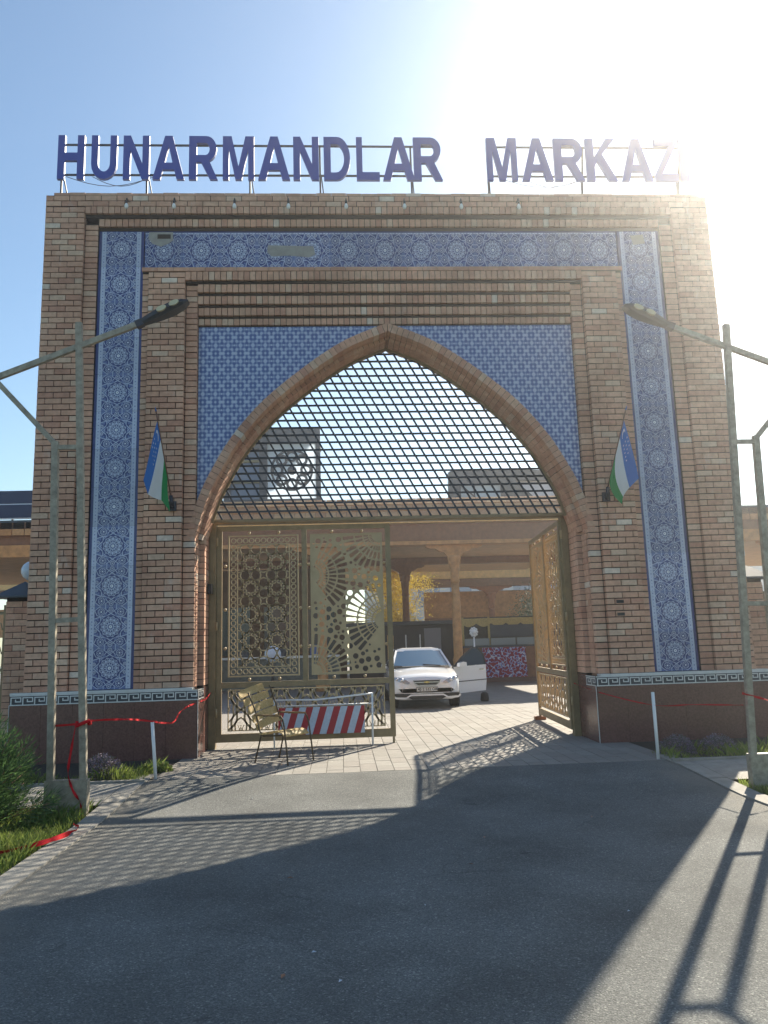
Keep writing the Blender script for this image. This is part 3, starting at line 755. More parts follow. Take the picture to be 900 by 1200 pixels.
def build_leaf(parent, LW=2.93, Z0=.10, Z1=3.64):
    fw, th = .085, .05
    def fbox(n, x0, x1, z0, z1, y0=-th/2, y1=th/2, mm=bronze): MB().box((x0,y0,z0), (x1,y1,z1), mm).build(n, parent, local=True)
    fbox('stile', 0, fw, Z0, Z1); fbox('stile', LW-fw, LW, Z0, Z1)
    fbox('rail', fw, LW-fw, Z1-.075, Z1, -th/2+.002, th/2-.002); fbox('rail', fw, LW-fw, Z0, Z0+.13, -th/2+.002, th/2-.002); fbox('rail', fw, LW-fw, .96, 1.05, -th/2+.002, th/2-.002)
    mx = LW*.5
    fbox('mullion', mx-.045, mx+.045, 1.05, Z1-.075, -th/2+.004, th/2-.004)
    fbox('drop_bolt', LW-.055, LW-.02, .0, Z0)
    zA, zB = 1.13, Z1-.155
    for col, (xa, xb_) in enumerate(((fw+.10, mx-.045-.055), (mx+.045+.055, LW-fw-.055))):
        mb = MB(); y0, y1 = -.006, .006
        if col == 0:
            mb.plate([(xa,zA),(xb_,zA),(xb_,zB),(xa,zB)], [[(xa+.022,zA+.022),(xa+.022,zB-.022),(xb_-.022,zB-.022),(xb_-.022,zA+.022)]], -.014, .014, bronze2)
            bi = .155
            for (p, q) in (((xa+bi, zA+bi), (xb_-bi, zA+bi)), ((xa+bi, zB-bi), (xb_-bi, zB-bi)), ((xa+bi, zA+bi), (xa+bi, zB-bi)), ((xb_-bi, zA+bi), (xb_-bi, zB-bi))):
                mb.strip([p, q], .016, y0-.001, y1+.001, bronze2)
            # ring border
            def rings(x0_, z0_, x1_, z1_):
                n_ = max(1, round(math.dist((x0_,z0_),(x1_,z1_))/.098))
                for k in range(n_+1):
                    cx, cz = x0_+(x1_-x0_)*k/n_, z0_+(z1_-z0_)*k/n_; r_ = .040
                    mb.strip([(cx+r_*math.cos(2*PI*q/10), cz+r_*math.sin(2*PI*q/10)) for q in range(11)], .017, y0, y1, bronze2)
            h_ = .088
            rings(xa+h_, zB-h_, xb_-h_, zB-h_); rings(xa+h_, zA+h_, xb_-h_, zA+h_)
            rings(xa+h_, zA+h_+.11, xa+h_, zB-h_-.11); rings(xb_-h_, zA+h_+.11, xb_-h_, zB-h_-.11)
            wdt = xb_-xa-2*bi
            for a, b in hankin(xa+bi, xb_-bi, zA+bi, zB-bi, wdt/2, R(62)):
                mb.strip([a, b], .019, y0, y1, bronze2)
            mb.build('star_panel', parent, local=True, fix=False)
        else:
            holes = []; bxx = (xa+.03, xb_-.03, zA+.03, zB-.03); H_ = zB-zA
            suns = [(xb_-.03, zB-.03, PI, 1.5*PI), (xb_-.01, zA+H_*.37, .5*PI, 1.30*PI), (xa+.03, zA+.03, 0, .5*PI), (xa+.01, zA+H_*.70, -.32*PI, .40*PI)]
            for si, c in enumerate(suns):
                k9 = max(4, round(9*(c[3]-c[2])/(.5*PI)))
                for hnew in sun_holes(c[0], c[1], [(.145,.185,k9), (.205,.285,k9), (.308,.43,k9), (.455,.64,k9)], c[2], c[3], bxx):
                    if all(min(math.dist(p, (o_[0], o_[1])) for p in hnew) > max(math.dist(p, (c[0], c[1])) for p in hnew) for oi, o_ in enumerate(suns) if oi != si): holes.append(hnew)
            lr = random.Random(5)
            for t in range(2600):
                r_ = (.048, .036, .026, .018)[min(3, t//650)]; cx, cz = lr.uniform(bxx[0]+r_, bxx[1]-r_), lr.uniform(bxx[2]+r_, bxx[3]-r_)
                if any(math.dist((cx, cz), (c[0], c[1])) < (.58 if abs(math.atan2(cz-c[1], cx-c[0])) < 9 else 0) for c in suns) and t < 1300: continue
                if any(math.dist((cx, cz), (c[0], c[1])) < .46 for c in suns): continue
                if all(min(math.dist((cx, cz), q) for q in ho) > r_+.016 and math.dist((cx, cz), (sum(q[0] for q in ho)/len(ho), sum(q[1] for q in ho)/len(ho))) > r_+.05 for ho in holes if math.dist(ho[0], (cx, cz)) < .45):
                    holes.append([(cx+r_*math.cos(2*PI*k/10+.1), cz+r_*math.sin(2*PI*k/10+.1)) for k in range(10)])
            mb = curve_plate([(xa,zA),(xb_,zA),(xb_,zB),(xa,zB)], holes, .006, bronze2)
            mb.plate([(xa-.001,zA-.001),(xb_+.001,zA-.001),(xb_+.001,zB+.001),(xa-.001,zB+.001)], [[(xa+.016,zA+.016),(xa+.016,zB-.016),(xb_-.016,zB-.016),(xb_-.016,zA+.016)]], -.014, .014, bronze2)
            mb.build('sunburst_panel', parent, local=True, fix=False)
        pts_ = [(xa+(xb_-xa)*q, z_) for q in (.3, .72) for z_ in (zB+.04, zA-.04)]
        for q in (.2, .47, .78): pts_ += [(xa-.03 if col else xa-.045, zA+(zB-zA)*q), (xb_+.028, zA+(zB-zA)*q)]
        for px_, pz_ in pts_:
            k_ = bpy.data.objects.new('spacer_knob', KNOB); C.objects.link(k_); k_.parent = parent; k_.location = (px_, 0, pz_)
    # lower ogee panel
    mb = MB(); xa, xb_, za, zb = fw+.10, LW-fw-.08, .27, .93
    mb.plate([(xa,za),(xb_,za),(xb_,zb),(xa,zb)], [[(xa+.016,za+.016),(xa+.016,zb-.016),(xb_-.016,zb-.016),(xb_-.016,za+.016)]], -.012, .012, bronze2)
    def seg(pts, wd):
        for a, b in zip(pts, pts[1:]):
            c_ = clip(a, b, xa+.005, xb_-.005, za+.005, zb-.005)
            if c_: mb.strip(c_, wd, -.006, .006, bronze2)
    n = 6; pw = (xb_-xa)/n; hgt = (zb-za)*.86
    for k in range(-1, n+1):
        for rowk in (0, 1, 2):
            cx = xa+(k+.5+.5*(rowk%2))*pw; cz = za+(zb-za)*(.02+.5*rowk)
            for sx in (-1, 1):
                for sc_, wd in ((.98, .034), (.60, .026)):
                    P = []
                    for q in range(15):
                        t = q/14; zz = cz+hgt*.60*sc_*(1-2*t); fx_ = math.sin(PI*t)**1.0*(.5+.0*t)
                        ww = .5*pw*sc_*(math.sin(PI*t)*.85+.16*math.sin(3*PI*t)); P.append((cx+sx*ww, zz))
                    seg(P, wd)
            seg([(cx+.03*math.cos(2*PI*q/9), cz+.04*math.sin(2*PI*q/9)) for q in range(10)], .011)
            for sx in (-1, 0, 1): seg([(cx, cz-.03), (cx+sx*.05, cz+.085)], .011)
    mb.build('ogee_panel', parent, local=True, fix=False)
LL = thing('gate_leaf', 'closed left leaf of the pierced bronze metal gate behind the chair', 'gate leaf', (-2.945,.85,0), 'pierced metal gate leaves')
build_leaf(LL)
RL = copy_tree(LL)
RL['label'] = 'right leaf of the pierced metal gate swung open into the courtyard'
RL.location = (2.945, .86, 0); RL.scale = (1,1,1); RL.rotation_euler = (0,0,R(86.5))
MB().box((2.98,3.6,0), (3.2,3.72,.07), wood2).build('door_block'); tag(bpy.data.objects['door_block'], 'small brown wooden block under the free end of the open gate leaf', 'wood block')

MB().box((-3.06,.60,2.50), (-2.99,.72,2.66), black).build('latch_box', GF)
for z_ in (1.93, 2.13): MB().box((3.50,-.1245,z_), (3.62,-.10,z_+.05), black).build('vent_slot', GW)
mb = MB()
for (x_, y_) in ((-1.35,-6.2),(-1.28,-6.15),(-1.05,-7.6),(-1.2,-7.9),(-.9,-8.0),(-.35,-6.9),(.35,-5.2),(1.5,-4.6),(.9,-7.2),(-1.9,-3.2),(-2.3,-2.9),(.1,-6.0)):
    a = rnd.uniform(0,PI); r_ = rnd.uniform(.012,.034); z_ = gz(y_)+.006
    mb.poly([(x_+r_*math.cos(a), y_+r_*math.sin(a), z_), (x_-r_*.4*math.sin(a), y_+r_*.4*math.cos(a), z_+.008), (x_-r_*math.cos(a), y_-r_*math.sin(a), z_+.002), (x_+r_*.4*math.sin(a), y_-r_*.4*math.cos(a), z_+.004)], wood2 if r_ > .024 else barrierwhite)
o = mb.build('road_litter', kind='stuff', fix=False); o['label'] = 'dry leaves and scraps scattered on the road'
# ================================================================== roof sign letters
def arcp(cx, cz, rx, rz, a0, a1, n=10): return [(cx+rx*math.cos(a0+(a1-a0)*k/n), cz+rz*math.sin(a0+(a1-a0)*k/n)) for k in range(n+1)]
T = .265
def glyph(ch):
    t = T
    if ch == 'H': return [(0,0),(t,0),(t,.42),(1-t,.42),(1-t,0),(1,0),(1,1),(1-t,1),(1-t,.60),(t,.60),(t,1),(0,1)], []
    if ch == 'U': return [(0,1)]+arcp(.5,.34,.5,.34,PI,2*PI)+[(1,1),(1-t,1)]+arcp(.5,.36,.5-t,.19,0,-PI)+[(t,1)], []
    if ch == 'N': return [(0,0),(t,0),(t,.66),(1-t*1.05,0),(1,0),(1,1),(1-t,1),(1-t,.36),(t*1.05,1),(0,1)], []
    if ch == 'A': return [(0,0),(.24,0),(.32,.22),(.68,.22),(.76,0),(1,0),(.62,1),(.38,1)], [[(.375,.38),(.50,.76),(.625,.38)]]
    if ch == 'R': return [(0,0),(t,0),(t,.40),(.42,.40),(.74,0),(1,0),(.70,.44)]+arcp(.60,.71,.36,.29,-PI*.38,PI*.5)+[(0,1)], [[(t,.56),(t,.84),(.58,.84)]+arcp(.58,.70,.14,.14,PI*.5,-PI*.5,6)[1:-1]+[(.58,.56)]]
    if ch == 'M': return [(0,0),(.19,0),(.19,.70),(.40,0),(.60,0),(.81,.70),(.81,0),(1,0),(1,1),(.72,1),(.5,.30),(.28,1),(0,1)], []
    if ch == 'D': return [(0,0),(.45,0)]+arcp(.50,.5,.5,.5,-PI/2,PI/2,14)+[(.45,1),(0,1)], [[(t,.17),(t,.83),(.45,.83)]+arcp(.46,.5,.31,.33,PI/2,-PI/2,12)+[(.45,.17)]]
    if ch == 'L': return [(0,0),(1,0),(1,.18),(.26,.18),(.26,1),(0,1)], []
    if ch == 'K': return [(0,0),(t,0),(t,.32),(.36,.47),(.72,0),(1,0),(.53,.63),(.98,1),(.68,1),(t,.56),(t,1),(0,1)], []
    if ch == 'Z': return [(0,0),(1,0),(1,.17),(.32,.17),(1,.85),(1,1),(.05,1),(.05,.83),(.66,.83),(0,.15)], []
    if ch == 'I': return [(0,0),(1,0),(1,1),(0,1)], []
def sign(word, spans, label, posts, xr):
    S = thing('roof_sign', label, 'sign', ((spans[0][0]+spans[-1][1])/2, .3, 9.27), 'blue letter signs on the parapet')
    for ch, (a, b) in zip(word, spans):
        o_, h_ = glyph(ch); Zb, Zt = 9.735, 10.575
        g_ = lambda P: [(a+(b-a)*p[0], Zb+(Zt-Zb)*p[1]) for p in P]
        hh_ = [g_(q) for q in h_]
        MB().plate(g_(o_), hh_, .27, .33, letterblue, letterside).build('letter', S)
    for z in (9.86, 10.44): MB().box((xr[0],.335,z-.014), (xr[1],.363,z+.014), steel).build('rail', S)
    for x_, lean in posts:
        mb = MB(); mb.bar((x_,.35,9.27), (x_+lean,.35,10.44), .032, .03, steel); mb.bar((x_+.09,.62,9.27), (x_+.02,.37,9.86), .02, .02, steel); mb.build('support', S)
    cb = MB()
    for a, b in (((spans[1][0]), (spans[2][1])), ((spans[2][0]-1.0), (spans[3][0]))):
        cb.tube([(a+(b-a)*k/8, .37, 9.84-.18*math.sin(PI*k/8)) for k in range(9)], .006, steel, 5)
    cb.build('cable', S)
HU = [(-5.657,-5.2),(-5.08,-4.64),(-4.53,-4.08),(-4.02,-3.47),(-3.39,-2.89),(-2.80,-2.25),(-2.18,-1.62),(-1.56,-1.11),(-1.02,-.55),(-.44,-.03),(.03,.60),(.585,1.10)]
MA = [(1.91,2.46),(2.54,3.11),(3.14,3.69),(3.73,4.29),(4.37,4.95),(4.99,5.42),(5.46,5.62)]
sign('HUNARMANDLAR', HU, 'blue block letters reading HUNARMANDLAR standing on the parapet', [(-5.6,0),(-4.13,.0),(-2.33,0),(-1.09,0),(.54,0)], (-5.6,1.0))
sign('MARKAZI', MA, 'blue block letters reading MARKAZI standing on the parapet', [(1.93,0),(3.62,.08),(5.40,.1)], (1.95,5.5))
# ------------------------------------------------------------------ bulbs under the parapet
bx_ = [(-4.30,'left end, below the letter N'),(-3.52,'below the first letter A'),(-2.52,'below the first letter M'),(-1.62,'below the second letter N'),(-.65,'below the letter L'),(.34,'below the end of the first word'),(1.31,'below the gap between the words'),(2.3,'below the second word start')]
names_b = ['below the first letter N of the sign','below the first letter R of the sign','between the letters M and A','below the second letter N','below the letters D and L','below the last letter A of the first word','below the gap between the two words','below the second letter M']
for k, (x_, _) in enumerate(bx_):
    b = thing('bare_bulb', 'bare bulb on the brick cornice, '+names_b[k], 'light bulb', (x_,-.12,9.03), 'bulbs along the cornice')
    mb = MB(); mb.tube([(0,0,.03),(0,-.12,.03),(0,-.14,0),(0,-.14,-.03)], .010, black, 6); mb.lathe([(.018,-.08),(.022,-.03)], (0,-.14,0), black, 8); mb.build('socket', b, local=True)
    MB().lathe([(.016,-.08),(.03,-.11),(.034,-.14),(.022,-.17),(.004,-.18)], (0,-.14,0), bulbglass, 10).build('bulb', b, local=True)

# ================================================================== flags
def flag(name, label, base, tip, fn, hoist=(.30,.86)):
    F = thing(name, label, 'flag', base, 'flags on the brick piers')
    b, t = Vector(base), Vector(tip)
    MB().tube([b, b+(t-b)*.5, t], .011, mat('flagpole_wood', (.16,.07,.04), .5), 8).tube([t, t+(t-b)*.05], .014, fblue, 8, r1=.002).build('pole', F)
    mb = MB(); mb.box((b.x-.06,-.112,b.z-.10), (b.x+.06,-.165,b.z+.05), steel); mb.tube([b+Vector((0,-.03,-.07)), b+(t-b)*.1], .03, steel, 8); mb.build('bracket', F)
    NU, NV = 14, 24
    P = lambda u, v: Vector(fn(u, v, t+(b-t)*(hoist[0]*0+ (hoist[1]-hoist[0])*v + (1-hoist[1])*.35)))
    mb = MB(); cols = []
    grid = [[P(i/NU, j/NV) for j in range(NV+1)] for i in range(NU+1)]
    flat = [p for row in grid for p in row]
    for j in range(NV):
        v = (j+.5)/NV; m_ = fblue if v < .32 else (fred if v < .345 else (fwhite if v < .655 else (fred if v < .68 else fgreen)))
        mb.poly(flat, m_, [(i*(NV+1)+j, i*(NV+1)+j+1, (i+1)*(NV+1)+j+1, (i+1)*(NV+1)+j) for i in range(NU)], smooth=True)
    o = mb.build('cloth', F)
    sm = MB()
    def spot(u, v, r_, rin=0):
        pts = []
        for k in range(9): 
            a = PI*.35+k/8*PI*1.3; pts.append((u+r_*math.cos(a)*.6, v+r_*math.sin(a)))
        inner = [(u+.25*r_+r_*.75*math.cos(PI*.40+k/8*PI*1.2)*.6, v+r_*.75*math.sin(PI*.40+k/8*PI*1.2)) for k in range(9)] if rin else None
        if inner:
            for k in range(8):
                sm.poly([P(*pts[k])+Vector((0,-.006,0)), P(*pts[k+1])+Vector((0,-.006,0)), P(*inner[k+1])+Vector((0,-.006,0)), P(*inner[k])+Vector((0,-.006,0))], fwhite)
        else: sm.poly([P(u+r_*math.cos(2*PI*k/6)*.6, v+r_*math.sin(2*PI*k/6))+Vector((0,-.006,0)) for k in range(6)], fwhite)
    spot(.12, .16, .09, 1)
    for r_, n_ in ((.07,3), (.16,4), (.25,5)):
        for k in range(n_): spot(.26+.07*(k if n_ < 5 else k), r_, .02)
    sm.build('crescent_and_stars', F)
def drape_l(u, v, h):
    v = v*.5 if v < .33 else (.165+(v-.33)*1.75 if v < .67 else .76+(v-.67)*.73)
    fold = math.sin(v*5.0+u*2)*.05*u
    return (h.x-u*(.20-.26*v)*1.0+fold*.6-.02*u, h.y-.05*u*math.sin(v*7), h.z-u*(.95-.35*v)-.02*math.sin(u*5)*v)
flag('wall_flag', 'blue white and green flag drooping on the left brick pier', (-3.49,-.14,3.86), (-3.66,-.62,5.24), drape_l, (.15,.75))
def drape_r(u, v, h):
    fold = math.sin(v*4.0+u*2+1)*.06*u
    return (h.x+u*(.14+.06*v)-v*.16*math.sin(u*PI*.75)+fold*.6, h.y-.05*u*math.sin(v*6+1), h.z-u*(.98-.42*v))
flag('wall_flag', 'blue white and green flag with crescent hanging on the right pier', (3.46,-.14,3.87), (3.72,-.62,5.16), drape_r, (.10,.70))

# ================================================================== lamp posts
def lamp(sgn, label):
    yb = -3.5; z0 = gz(yb)
    Lm = thing('street_lamp', label, 'street lamp', (sgn*3.82, yb, z0), 'frame lamp posts either side of the drive')
    w_ = .072
    def p(x, z, dy=0): return (sgn*x, yb+dy, z)
    MB().bar(p(3.64,z0), p(3.885,5.44), w_, .06, postgrey).build('tall_post', Lm)
    MB().bar(p(3.99,z0), p(4.10,4.0), w_, .06, postgrey).build('short_post', Lm)
    mb = MB(); mb.box((min(sgn*4.05,sgn*3.60), yb-.05, z0-.1), (max(sgn*4.05,sgn*3.60), yb+.05, .27), postgrey); mb.build('base_box', Lm)
    MB().bar(p(4.03,1.96), p(3.74,1.97), .05, .045, postgrey).build('cross_bar', Lm)
    MB().bar(p(4.11,3.93), p(3.82,3.93), .05, .045, postgrey).build('cross_bar', Lm)
    MB().bar(p(4.09,3.96), p(4.86,4.80), .055, .05, postgrey).build('brace', Lm)
    MB().bar(p(4.98,4.70), p(3.17,5.43), .065, .05, postgrey).build('arm', Lm)
    # luminaire: tapered flat body
    a, b = Vector((3.20,5.415)), Vector((2.60,5.70)); d = (b-a).normalized(); n_ = Vector((-d.y, d.x))
    secs = [(0,.035,.03),(.10,.04,.05),(.28,.05,.09),(.45,.05,.115),(.58,.035,.10),(.655,.012,.05)]
    mb = MB(); ring = []
    for t, h_, wd in secs:
        c = a+d*t
        ring.append([(sgn*(c.x+n_.x*h_*q[0]), yb+wd*q[1], c.y+n_.y*h_*q[0]) for q in ((1,-.7),(1,.7),(.2,1),(-.9,.95),(-.9,-.95),(.2,-1))])
    for r1_, r2_ in zip(ring, ring[1:]):
        mb.poly(r1_+r2_, darksteel, [(k, (k+1)%6, 6+(k+1)%6, 6+k) for k in range(6)])
    mb.poly(ring[0], darksteel); mb.poly(ring[-1], darksteel); hd = mb.build('lamp_head', Lm)
    for t in (.33, .49):
        c = a+d*t-n_*.012; ml = MB(); pts = [(sgn*(c.x+d.x*.062*math.cos(2*PI*k/14)+n_.x*.030*math.sin(2*PI*k/14)), yb-.09, c.y+d.y*.062*math.cos(2*PI*k/14)+n_.y*.030*math.sin(2*PI*k/14)) for k in range(14)]
        lo = [(q[0], yb-.124, q[2]) for q in pts]
        ml.poly(pts+lo, mat('lamp_lens', (.55,.5,.33), .3), [tuple(range(14,28))]+[(k,(k+1)%14,14+(k+1)%14,14+k) for k in range(14)]); ml.build('lens', Lm)
    MB().bar((sgn*3.22,yb,5.405), (sgn*3.14,yb,5.44), .085, .08, steel).build('clamp', Lm)
    return Lm
lamp(-1, 'left bent lamp frame of grey posts tied with red tape')
RLp = lamp(1, 'right bent lamp frame of grey posts at the drive edge')
RLp.scale = (1,1,.985); RLp.location.x += .06

# ================================================================== paved apron
PV = bpy.data.objects.new('pavement', MB().box((-3.3,-1.995,-.2), (3.3,9.6,-.006), joint).mesh('pavement')); C.objects.link(PV); PV['kind'] = 'structure'; PV['_w'] = (0.,0.,0.)
pv = []; col = 0; x_ = -3.29
while x_ < 3.28:
    y_ = -1.99+(0 if col % 2 else -.22); 
    while y_ < 9.58:
        a, b = max(y_, -1.99), min(y_+.44, 9.6)
        if b-a > .03: pv.append((x_+.004, a+.004, -.05, x_+.215, b-.003, rnd.uniform(-.0015,.002), rnd.randrange(4)))
        y_ += .44
    x_ += .219; col += 1
blocks('paver', 'far_pavers', pv, paverm, PV)
sheet('courtyard_floor', -60, 60, [9.6,60], mat('courtyard_paving', (.22,.205,.19), .8, noise=.15, nscale=3), -.004, True)
for s in (-1, 1): sheet('courtyard_floor', *( (3.3,60) if s > 0 else (-60,-3.3)), [1.4,9.6], bpy.data.materials['courtyard_paving'], -.004, True)
# kerbs, beds, side paths
for s in (-1, 1):
    K = bpy.data.objects.new('kerb', None); C.objects.link(K); K['kind'] = 'structure'; K['_w'] = (0.,0.,0.)
    y = -1.6
    while y > -14:
        y2 = y-.78; x0, x1 = 3.33, 3.55
        mb = MB(); a, b = y-.006, y2; t = .014
        fl = lambda yy: (max(0, yy+3.6)*.06)
        q = [(s*(x0-0*fl(b)), b), (s*(x1), b), (s*(x1), a), (s*x0, a)]
        jz = rnd.uniform(-.004,.004)
        mb.hexa([(p[0], p[1], gz(p[1])-.1) for p in q], [(p[0], p[1], gz(p[1])+t+jz) for p in q], concrete)
        mb.build('kerbstone', K); y = y2-.001
    x0, x1 = (3.56, 14) if s > 0 else (-14, -3.56)
    MB().box((min(s*3.31,s*14),-2.12,-.1), (max(s*3.31,s*14),-.14,-.002), soil).build('flower_bed', kind='structure')
    MB().box((min(s*3.34,s*14),-2.19,-.1), (max(s*3.34,s*14),-2.122,.035), concrete).build('bed_edging', kind='structure')
    mb = MB(); 
    for a, b in ((-3.25,-2.9),(-2.9,-2.55),(-2.55,-2.2)):
        mb.poly([(x0,a,gz(a)+.012),(x1,a,gz(a)+.012),(x1,b,gz(b)+.012),(x0,b,gz(b)+.012)], concrete)
    mb.build('side_path', kind='structure', fix=False)

# ------------------------------------------------------------------ vegetation
leafg_ = leafg = [mat('grass_blade', c, .7) for c in ((.13,.19,.04), (.18,.24,.05), (.27,.26,.09), (.09,.15,.03))]
for _m in leafg: translucent(_m, (.30,.38,.08), .35)
def grass(name, regs, n, hmin, hmax, label):
    mb = MB()
    for _ in range(n):
        x0, x1, y0, y1 = rnd.choices(regs, [(r_[1]-r_[0])*(r_[3]-r_[2]) for r_ in regs])[0]
        x, y = rnd.uniform(x0, x1), rnd.uniform(y0, y1); z = gz(y)-.03; h = rnd.uniform(hmin, hmax)*(1+.6*math.sin(x*5.3)*math.sin(y*4.1)); a = rnd.uniform(0, 2*PI); wd = rnd.uniform(.003,.006)
        dx, dy = math.cos(a)*wd, math.sin(a)*wd; lx, ly = rnd.gauss(0, .35)*h, rnd.gauss(0, .35)*h
        mb.poly([(x-dx,y-dy,z),(x+dx,y+dy,z),(x+dx*.7+lx*.4,y+dy*.7+ly*.4,z+h*.6),(x+lx,y+ly,z+h)], rnd.choice(leafg))
    o = mb.build(name, kind='stuff', fix=False); o['label'] = label; return o
grass('grass', [(-6.5,-3.6,-7.5,-3.3), (3.6,5.0,-6.5,-3.3)], 42000, .05, .13, 'short rough grass beside the drive')
grass('bed_plants', [(-3.9,-3.4,-2.05,-.8), (3.4,6.0,-2.05,-1.2), (-6.5,-3.4,-2.05,-1.6)], 3500, .05, .16, 'low weeds in the flower bed at the wall')
def mound(name, c, r, h, cols, n, lab, cat, group=None, ls=.022):
    T_ = thing(name, lab, cat, (c[0], c[1], c[2]), group)
    mb = MB()
    for _ in range(n):
        a = rnd.uniform(0, 2*PI); t = math.acos(rnd.uniform(0, 1)); q = rnd.uniform(.72, 1.04)*(1+.06*math.sin(a*5)+.05*math.sin(a*3+t*6))
        d = Vector((math.sin(t)*math.cos(a), math.sin(t)*math.sin(a), math.cos(t))); p = Vector((d.x*r*q, d.y*r*q, d.z*h*q))
        u = Vector((rnd.gauss(0,1), rnd.gauss(0,1), rnd.gauss(0,1))); u = (u+d*1.2).normalized(); v = u.cross(Vector((rnd.gauss(0,1), rnd.gauss(0,1), rnd.gauss(0,1)))).normalized()
        l_, k_ = ls*rnd.uniform(.6,1.4), ls*.28
        mb.poly([p, p+u*l_*.5+v*k_, p+u*l_, p+u*l_*.5-v*k_], rnd.choice(cols))
    mb.build('foliage', T_, local=True, fix=False)
    sb = MB()
    for k in range(9):
        a = 2*PI*k/9+rnd.uniform(-.2,.2); sb.tube([(0,0,-.02), (math.cos(a)*r*.35, math.sin(a)*r*.35, h*.45), (math.cos(a)*r*.62, math.sin(a)*r*.62, h*.72)], .006, wood2, 5, r1=.002)
    sb.build('stems', T_, local=True); return T_
purp = [mat('heather_leaf', c, .8) for c in ((.22,.16,.24), (.14,.13,.11), (.30,.24,.32), (.08,.10,.06), (.18,.14,.16))]
mound('heather_bush', (-3.98,-1.75,-.01), .26, .30, purp, 5200, 'round purple grey bush beside the left lamp post', 'bush', 'purple bushes in the beds')
mound('heather_bush', (3.72,-1.45,-.01), .24, .24, purp, 4200, 'purple grey bush next to the right white rod', 'bush', 'purple bushes in the beds')
mound('heather_bush', (4.30,-1.45,-.01), .26, .22, purp, 4200, 'purple grey bush farther right, nearer the right lamp post', 'bush', 'purple bushes in the beds')
yg = [mat('leaf_yellow_green', (.22,.26,.05), .7), leafg[1], leafg[2]]
mound('leafy_seedling', (-3.48,-1.55,-.01), .09, .12, yg, 260, 'small yellow green seedling left of the white rod', 'plant', 'seedlings in the left bed', ls=.06)
mound('leafy_seedling', (-3.12-.18,-1.3,-.01), .08, .10, yg, 220, 'small yellow green seedling behind the left white rod', 'plant', 'seedlings in the left bed', ls=.06)
def juniper():
    T_ = thing('juniper_shrub', 'bushy dark green juniper shrub at the left edge of the photo', 'shrub', (-4.75,-4.1,-.1))
    gs = [mat('juniper_needle', c, .75) for c in ((.06,.115,.04), (.09,.155,.05), (.13,.20,.07), (.05,.085,.04))]
    for g_ in gs: translucent(g_, (.12,.22,.07), .35)
    mb = MB(); st = MB()
    for k in range(95):
        a = rnd.uniform(0, 2*PI); el = rnd.uniform(.15, 1.45); L = rnd.uniform(.55, 1.05)*(1.0 if el > .5 else .9)
        d = Vector((math.cos(a)*math.cos(el), math.sin(a)*math.cos(el), math.sin(el))); p0 = Vector((rnd.uniform(-.1,.1), rnd.uniform(-.1,.1), 0))
        tip = p0+d*L+Vector((0,0,.05)); st.tube([p0, p0+d*L*.5, tip], .009, wood2, 5, r1=.002)
        for q in range(420):
            t = rnd.uniform(.15, 1.05); base = p0+d*L*t+Vector((0,0,.05*t)); spr = .12*(1.15-t*.8)
            o_ = Vector((rnd.gauss(0,spr), rnd.gauss(0,spr), rnd.gauss(0,spr))); u = (d*1.2+o_.normalized()*.9+Vector((0,0,.3))).normalized(); v = u.cross(Vector((rnd.gauss(0,1),rnd.gauss(0,1),rnd.gauss(0,1)))).normalized()*.006
            l_ = rnd.uniform(.04,.09); p = base+o_
            mb.poly([p-v, p+v, p+u*l_], rnd.choice(gs))
    mb.build('foliage', T_, local=True, fix=False); st.build('branches', T_, local=True)
juniper()

# ================================================================== chair
def chair():
    H = thing('garden_chair', 'metal armchair with yellow slatted seat and back in front of the gate', 'chair', (-1.74,-.82,0), rz=R(52))
    # local frame: faces -y; width x
    def leg(pts): MB().tube(catmull([Vector(p) for p in pts] and pts, 6), .0115, chairmetal, 8).build('leg', H, local=True)
    for s in (-1, 1):
        leg([(s*.27,-.34,0), (s*.265,-.30,.30), (s*.26,-.24,.60), (s*.26,-.12,.66), (s*.26,.12,.645)])
        leg([(s*.25,.30,0), (s*.24,.20,.34), (s*.235,.18,.42)])
        MB().tube(catmull([(s*.235,-.24,.40), (s*.235,.05,.375), (s*.235,.20,.40), (s*.23,.31,.70), (s*.225,.46,1.0+s*.04)], 5), .011, chairmetal, 8).build('side_rail', H, local=True)
        MB().bar((s*.26,-.20,.655), (s*.26,.28,.655), .05, .022, mat('arm_wood', (.22,.12,.04), .5), up=(0,0,1)).build('armrest', H, local=True)
    for k in range(7):
        y = -.27+k*.071; z = (.37,.415,.43,.425,.41,.395,.385)[k]; z2 = (.415,.43,.425,.41,.395,.385,.39)[k]
        sl_ = MB(); sl_.hexa([(-.255,y,z),(.255,y,z),(.255,y+.06,z2),(-.255,y+.06,z2)], [(-.255,y,z+.018),(.255,y,z+.018),(.255,y+.06,z2+.018),(-.255,y+.06,z2+.018)], slaty); o = sl_.build('seat_slat', H, local=True)
    for k in range(5):
        z = .49+k*.108; y = .205+.062*(k+.6)+.006*k*k; mb = MB(); sk = lambda x_: z+.22*x_
        for q in range(6):
            xa, xb_ = -.25+q*.5/6, -.25+(q+1)*.5/6; fa = .045*(1-(xa/.25)**2); fb = .045*(1-(xb_/.25)**2)
            dy = .045
            mb.hexa([(xa,y+fa,sk(xa)), (xb_,y+fb,sk(xb_)), (xb_,y+fb+.016,sk(xb_)), (xa,y+fa+.016,sk(xa))], [(xa,y+fa+dy,sk(xa)+.096), (xb_,y+fb+dy,sk(xb_)+.096), (xb_,y+fb+dy+.016,sk(xb_)+.096), (xa,y+fa+dy+.016,sk(xa)+.096)], slaty)
        mb.build('back_slat', H, local=True)
chair()
